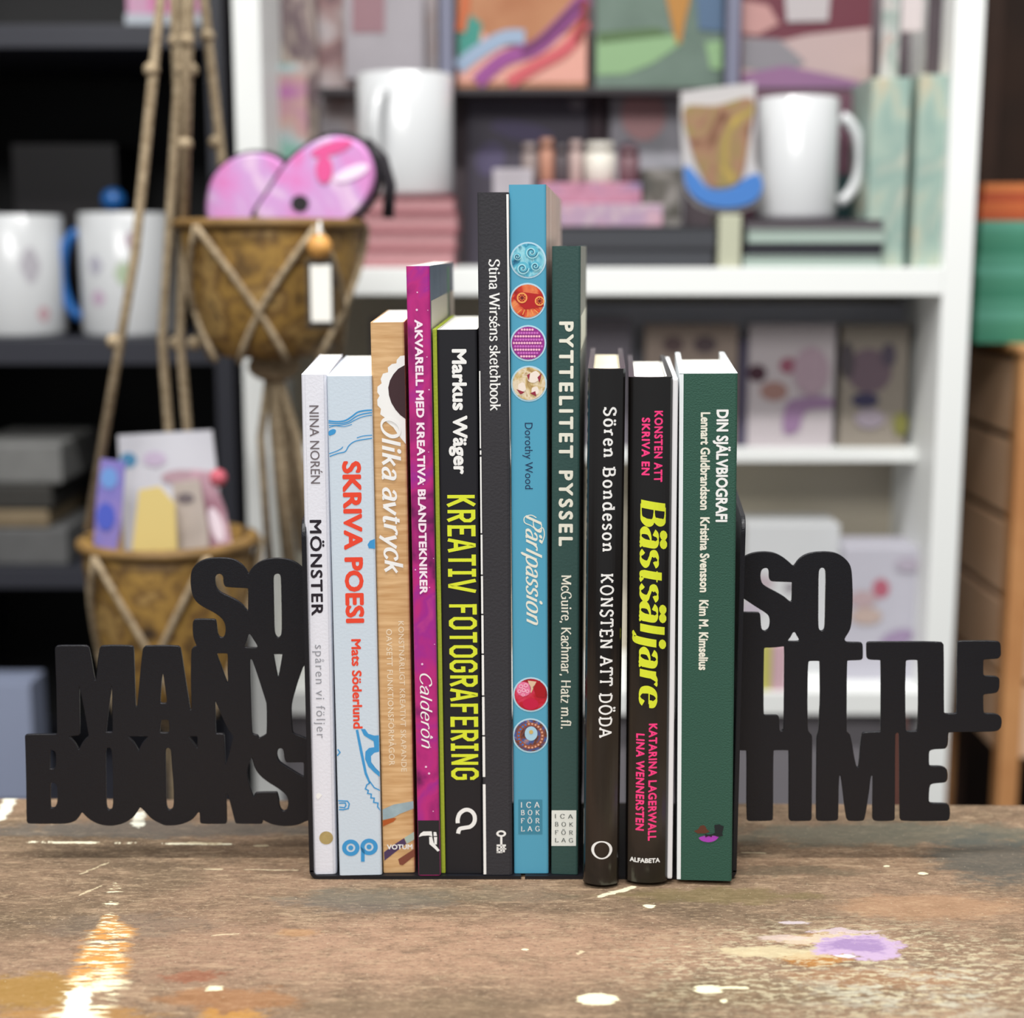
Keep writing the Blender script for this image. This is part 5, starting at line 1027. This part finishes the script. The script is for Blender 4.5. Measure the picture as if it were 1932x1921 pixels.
# ---------------------------------------------------------------- hanging baskets
KK = 1.0
ropem = mat('jute_rope', (176, 158, 130), 0.9, c2=(134, 116, 90), nscale=260, bump=0.6, bscale=500)
goldb = marble('gold_brown_basket', [(62, 46, 30), (132, 100, 50), (164, 128, 62), (112, 82, 44), (176, 142, 82), (80, 62, 44)], 34, 0.15, rough=0.6, detail=3)
zroof = 1.86
def hanging(label, cx, ytop, ybot, r_px, Y, ropes, twist, tail, sc, rimc=None):
    c = at(cx, ytop, Y); r = r_px*Y/F; zt_ = c.z; zb_ = at(cx, ybot, Y).z; h = zt_-zb_
    t = thing('hanging_basket', label, 'hanging basket', (c.x, Y, zb_), 'baskets hanging on jute ropes')
    bm = B(); lathe(bm, (c.x, Y, zb_), [(0.01, 0.0), (r*0.62, 0.003), (r*0.78, h*0.2), (r*0.9, h*0.5), (r*0.98, h*0.85), (r, h), (r-0.004, h), (r*0.86, h*0.5), (r*0.6, 0.010), (0.012, 0.008)], 40, wob=0.018)
    obj('bucket', bm, goldb, t, smooth=True)
    bm = B(); tube(bm, [(c.x+r*1.01*math.cos(a), Y+r*1.01*math.sin(a), zt_-0.004) for a in [2*math.pi*k/36 for k in range(37)]], 0.0042, 8, cap=False); obj('rim', bm, mat('gold_rim', (128, 98, 54), 0.6, noise=0.3, nscale=60), t, smooth=True)
    # netting of ropes crossing over the front
    nk = 5
    for k in range(nk):
        for s in (-1, 1):
            pts = []
            for q in range(9):
                f = q/8; a = 2*math.pi*(k/nk)+0.3+s*f*math.pi/nk*1.6; rr = r*(0.66+0.36*(1-f)) + 0.004
                pts.append((c.x+rr*math.cos(a), Y+rr*math.sin(a), zt_-0.006-f*(h-0.006)))
            bm = B(); tube(bm, pts, 0.0026, 6); obj('net_rope', bm, ropem, t, smooth=True)
    kn = at(cx-5, ybot+2, Y); bm = B(); ball(bm, (c.x, Y, zb_-0.006), 0.02, 14, (1, 1, 0.6)); obj('bottom_knot', bm, ropem, t, smooth=True)
    for q in range(tail):
        a = q*2.4; bm = B(); rr = 0.009*math.sqrt(q+0.3)*0.8
        tube(bm, [(c.x+0.004*math.cos(a), Y+0.004*math.sin(a), zb_-0.012), (c.x+rr*math.cos(a)+sc*0.3, Y+rr*math.sin(a), zb_-0.06), (c.x+rr*1.3*math.cos(a)+sc, Y+rr*1.3*math.sin(a), zb_-0.15-0.01*(q % 3))], 0.0032, 6)
        obj('tassel_strand', bm, ropem, t, smooth=True)
    for (pts, dy) in ropes:
        P = [at(x, y, Y+dy) for x, y in pts]; P = [Vector((p.x, p.y, p.z)) for p in P]
        d = (P[0]-P[1]).normalized(); top = P[0]+d*((zroof-P[0].z)/max(0.2, d.z)); top.z = zroof
        bm = B(); tube(bm, [top]+P, 0.0036, 8); obj('hanging_rope', bm, ropem, t, smooth=True)
        for f in (0.10, 0.62):
            q = P[0].lerp(P[-1], f); bm = B(); ball(bm, q, 0.0058, 10); obj('rope_knot', bm, ropem, t, smooth=True)
    return t, c, r, zt_
hb1, c1, r1_, zt1 = hanging('upper gold brown basket hanging on jute ropes, holding pink marbled cases', 510, 414, 676, 168, 1.16, [([(352, 40), (347, 412)], -0.02), ([(330, 40), (344, 412)], 0.02), ([(388, 30), (418, 300), (420, 412)], 0.055), ([(400, 30), (560, 412)], 0.062)][:3], 0, 7, 0.012)
hb2, c2_, r2_, zt2 = hanging('lower gold brown basket hanging on jute ropes, filled with cards and packets', 318, 1010, 1330, 162, 1.12, [([(300, 30), (255, 480), (166, 1000)], -0.01), ([(345, 30), (306, 640), (322, 860), (326, 1005)], 0.055), ([(358, 30), (340, 640), (358, 860), (372, 1005)], 0.05)], 0, 7, 0.002)
# ceiling rail that carries the ropes
bm = B(); tube(bm, [(x1k-0.75, 1.14, zroof+0.009), (xL1, 1.14, zroof+0.009)], 0.012, 12); r_ = obj('hanging_rail', bm, mat('black_rail', (30, 30, 32), 0.4)); tag(r_, 'black rail above the frame carrying the hanging baskets', 'rail')
# small figure-dark blot, bead and label on the upper basket
bm = B(); c = at(603, 466, 1.16); y_ = 1.16-r1_-0.006; ball(bm, (at(603, 466, y_).x, y_, at(603, 466, y_).z), 0.0088, 16)
tg = thing('price_tag', 'white hanging tag with a round wooden bead on the upper basket', 'tag', tuple(at(603, 620, y_)))
obj('wooden_bead', bm, mat('orange_wood', (216, 158, 84), 0.5, noise=0.2, nscale=200), tg, smooth=True)
bm = B(); slab(bm, (578, 490, 632, 620), y_-0.001, 0.002, 0.0005); obj('backing_card', bm, mat('dark_backing', (50, 44, 38), 0.6), tg)
bm = B(); slab(bm, (586, 500, 625, 608), y_-0.003, 0.0015, 0.0005); obj('label_panel', bm, mat('white_tag', (240, 238, 230), 0.5), tg)
bm = B(); tube(bm, [at(603, 418, y_+0.004), at(602, 448, y_)], 0.0012, 6); obj('string', bm, white, tg)
# pink marbled cases in the upper basket
pinkm = marble('pink_marble', [(216, 84, 152), (206, 132, 192), (196, 150, 202), (222, 196, 218), (208, 108, 164)], 14, 1.2, rough=0.4)
def case(label, pts, Y, off):
    t = thing('pouch', label, 'pouch', tuple(at(sum(p[0] for p in pts)/len(pts), max(p[1] for p in pts), Y)), 'pink marbled pouches in the upper basket')
    P = smoothpts(pts, 5, True); cx = sum(p[0] for p in P)/len(P); cy = sum(p[1] for p in P)/len(P)
    for nm, gr, m_, y0, y1 in (('trim', 1.0, mat('black_zip_trim', (34, 30, 36), 0.5), Y+0.004, Y+0.022), ('body', 0.9, pinkm, Y-0.004, Y+0.012)):
        bm = B(); rings = []
        for s, yy in ((gr*0.93, y0), (gr, y0+0.004), (gr, y1-0.004), (gr*0.93, y1)):
            rings.append([bm.verts.new(Vector((at(cx+(x-cx)*s, cy+(y-cy)*s, Y).x, yy, at(cx+(x-cx)*s, cy+(y-cy)*s, Y).z))) for x, y in P])
        n = len(P)
        for i in range(3):
            for k in range(n): bm.faces.new((rings[i][k], rings[i][(k+1) % n], rings[i+1][(k+1) % n], rings[i+1][k]))
        for rg_ in (rings[0], rings[-1]): f = bm.faces.new(rg_); bmesh.ops.triangulate(bm, faces=[f])
        obj(nm, bm, m_, t, smooth=False)
    return t
YPc = 1.16
k1 = case('pink marbled pouch with black trim, lying lower behind its neighbour in the upper basket', [(388, 430), (384, 360), (410, 312), (460, 284), (520, 288), (556, 330), (560, 430), (470, 440)], YPc+0.02, 0)
k2 = case('large leaning pink marbled pouch with black trim and strap in the upper basket', [(470, 420), (500, 356), (548, 290), (620, 248), (690, 262), (718, 320), (704, 380), (650, 430), (560, 440)], YPc-0.02, 0)
bm = B(); P = [at(x, y, YPc+0.0) for x, y in ((690, 268), (722, 300), (736, 350), (732, 412))]; tube(bm, P, 0.0045, 8); obj('strap', bm, mat('black_zip_trim', (34, 30, 36)), k2, smooth=True)
pane(k2, ell(566, 384, 17, 16), YPc-0.024, mat('black_hole', (30, 26, 30), 0.5), 'eyelet', 'round black eyelet', smooth=True)
pane(k2, ell(612, 320, 16, 26), YPc-0.024, mat('hot_pink_ink', (214, 80, 142), 0.5), 'print', None, off=0.0009, smooth=True)
pane(k2, ell(664, 326, 34, 12, rot=-0.4), YPc-0.024, mat('pale_lilac_ink', (238, 216, 238), 0.5), 'print', None, off=0.0009, smooth=True)
pane(k2, ell(626, 280, 40, 12, rot=-0.3), YPc-0.024, mat('hot_pink_ink', (240, 92, 160), 0.5), 'print', None, off=0.0006, smooth=True)
# cards and packets in the lower basket
YL2 = 1.12; gsit = zt2-0.06
def leaf(name, label, pts, Y, m_, cat='card', deco=(), d=0.002):
    from mathutils.geometry import tessellate_polygon
    P = [at(x, y, Y) for x, y in pts]; bm = B(); f0 = [bm.verts.new((p.x, Y, p.z)) for p in P]; f1 = [bm.verts.new((p.x, Y+d, p.z)) for p in P]; n = len(P)
    bm.faces.new(f0); bm.faces.new(f1)
    for k in range(n): bm.faces.new((f0[k], f0[(k+1) % n], f1[(k+1) % n], f1[k]))
    o = tag(obj(name, bm, m_), label, cat, 'cards and packets in the lower basket')
    for q, (p_, c) in enumerate(deco): pane(o, p_, Y, mat('deco_%d_%d_%d' % c, c, 0.6), off=0.0004+0.0003*q, smooth=True)
leaf('card', 'white sheet standing tallest at the back of the lower basket', [(222, 822), (400, 812), (430, 1080), (236, 1080)], YL2+0.03, mat('white_sheet', (206, 206, 214), 0.6), deco=[(ell(242, 868, 16, 14), (80, 140, 180)), (ell(292, 866, 22, 14), (196, 180, 204)), (ell(345, 900, 40, 14), (180, 150, 160))])
leaf('packet', 'blue and violet packet at the left of the lower basket', [(190, 866), (236, 872), (228, 990), (214, 1070), (176, 1060), (180, 960)], YL2-0.02, mat('blue_violet_packet', (112, 112, 186), 0.5, c2=(150, 130, 190), nscale=40), 'packet', deco=[(ell(206, 902, 16, 20), (108, 150, 210)), (ell(200, 975, 18, 26), (76, 92, 190))])
leaf('card', 'pale yellow card in front in the lower basket', [(262, 925), (300, 918), (330, 952), (336, 1080), (244, 1080)], YL2-0.03, mat('pale_yellow_card', (214, 192, 124), 0.7))
leaf('card', 'grey beige card beside the yellow one in the lower basket', [(326, 912), (376, 904), (392, 1000), (396, 1080), (330, 1080)], YL2-0.018, mat('grey_beige_card', (186, 174, 166), 0.7, noise=0.2, nscale=50), deco=[(ell(350, 890+50, 16, 10), (110, 100, 104))])
leaf('packet', 'pink and white packet leaning at the right of the lower basket', [(360, 886), (396, 890), (424, 960), (440, 1040), (430, 1080), (392, 1070), (376, 980)], YL2-0.008, mat('pink_white_packet', (206, 172, 184), 0.5, c2=(150, 104, 120), nscale=30), 'packet', deco=[(ell(408, 990, 12, 34, rot=-0.3), (232, 216, 226))])
bm = B(); ball(bm, at(411, 902, YL2-0.004), 0.0068, 14); tag(obj('pompom', bm, mat('rose_red_pompom', (188, 90, 104), 0.7), smooth=True), 'rose red round bead on the pink packet', 'bead')
# ---------------------------------------------------------------- right: crate, papers, dark cabinet
YX = 1.44; xa = X(1916, 900, YX); KK = 0.85; zct = at(1900, 652, YX).z; zcb = at(1900, 1440, YX).z
wd = mat('orange_brown_wood', (222, 164, 108), 0.6, c2=(198, 138, 86), nscale=14); wp = mat('plywood_slat', (240, 200, 165), 0.65, c2=(226, 184, 146), nscale=10)
xw0 = X(1843, 900, 1.66); cr = thing('wooden_crate', 'orange brown wooden crate stand with stacked papers on top', 'crate', (xa+0.2, 1.55, 0))
for y0, y1 in ((YX, YX+0.022), (1.65, 1.672)):
    for x in (xa, xa+0.42): bm = B(); bx(bm, x, x+0.02, y0, y1, 0, zct-0.008, 0.002); obj('corner_post', bm, wd, cr)
bm = B(); bx(bm, xa-0.004, xa+0.444, YX-0.004, 1.676, zct-0.008, zct, 0.002); obj('top_board', bm, wd, cr)
nsl = 5; hsl = (zct-0.012-zcb)/nsl
for k in range(nsl):
    z0 = zcb+k*hsl
    bm = B(); bx(bm, xa+0.004, xa+0.014, YX+0.022, 1.65, z0+0.004, z0+hsl-0.004, 0.001); obj('slat', bm, wp, cr)
    bm = B(); bx(bm, xa+0.02, xa+0.42, YX+0.004, YX+0.014, z0+0.004, z0+hsl-0.004, 0.001); obj('slat', bm, wp, cr)
bm = B(); bx(bm, xa+0.016, xa+0.019, YX+0.022, 1.65, zcb, zct-0.012); obj('inner_panel', bm, mat('dark_crate_inside', (70, 48, 34), 0.8), cr)
z = zct
random.seed(5)
ORD = ('lowest', 'second from the bottom', 'third from the bottom', 'fourth from the bottom', 'fifth from the bottom', 'middle one', 'fifth from the top', 'fourth from the top', 'third from the top', 'second from the top', 'topmost')
xp0 = X(1845, 500, YX+0.03)
tg_ = [(66, 140, 112), (84, 156, 130), (96, 168, 144), (76, 148, 120)]
for k in range(11):
    hgt = 20.6*(YX+0.03)/F; c = tg_[(k*3) % 4]; bm = B(); jx = random.uniform(0, 0.0015)
    bx(bm, xp0+jx, xp0+0.2, YX+0.03, 1.62, z+0.0001, z+hgt, 0.0012)
    tag(obj('paper_ream', bm, mat('teal_paper_%d' % c[0], c, 0.6)), 'teal green ream, %s in the pile under the orange packs' % ORD[k], 'paper', 'teal green reams piled on the crate'); z += hgt
for k, c in enumerate(((196, 92, 52), (214, 112, 62), (190, 84, 50), (220, 128, 72))):
    hgt = 17*(YX+0.03)/F; bm = B(); bx(bm, xp0+0.0008*k, xp0+0.2, YX+0.03, 1.62, z+0.0001, z+hgt, 0.001)
    tag(obj('orange_paper_pack', bm, mat('orange_paper_%d' % c[0], c, 0.6)), 'orange paper pack, %s above the teal green reams' % ('lowest', 'second', 'third', 'topmost')[k], 'paper', 'orange paper packs on top of the pile'); z += hgt
cb = thing('cabinet', 'dark brown open wooden cabinet at the right frame edge', 'cabinet', (xa+0.3, 1.95, 0))
dw = mat('dark_brown_cabinet', (66, 42, 28), 0.6, c2=(46, 28, 18), nscale=8)
for (a, b, c0, c1, z0, z1, nm) in ((xw0-0.005, xw0+0.015, 1.70, 2.2, 0, 1.9, 'side_panel'), (xw0+0.7, xw0+0.72, 1.70, 2.2, 0, 1.9, 'side_panel'), (xw0+0.015, xw0+0.7, 2.18, 2.2, 0, 1.9, 'back_panel'), (xw0+0.015, xw0+0.7, 1.70, 2.18, 1.88, 1.9, 'shelf'), (xw0+0.015, xw0+0.7, 1.70, 2.18, 0.8, 0.82, 'shelf')):
    bm = B(); bx(bm, a, b, c0, c1, z0, z1); obj(nm, bm, dw, cb)
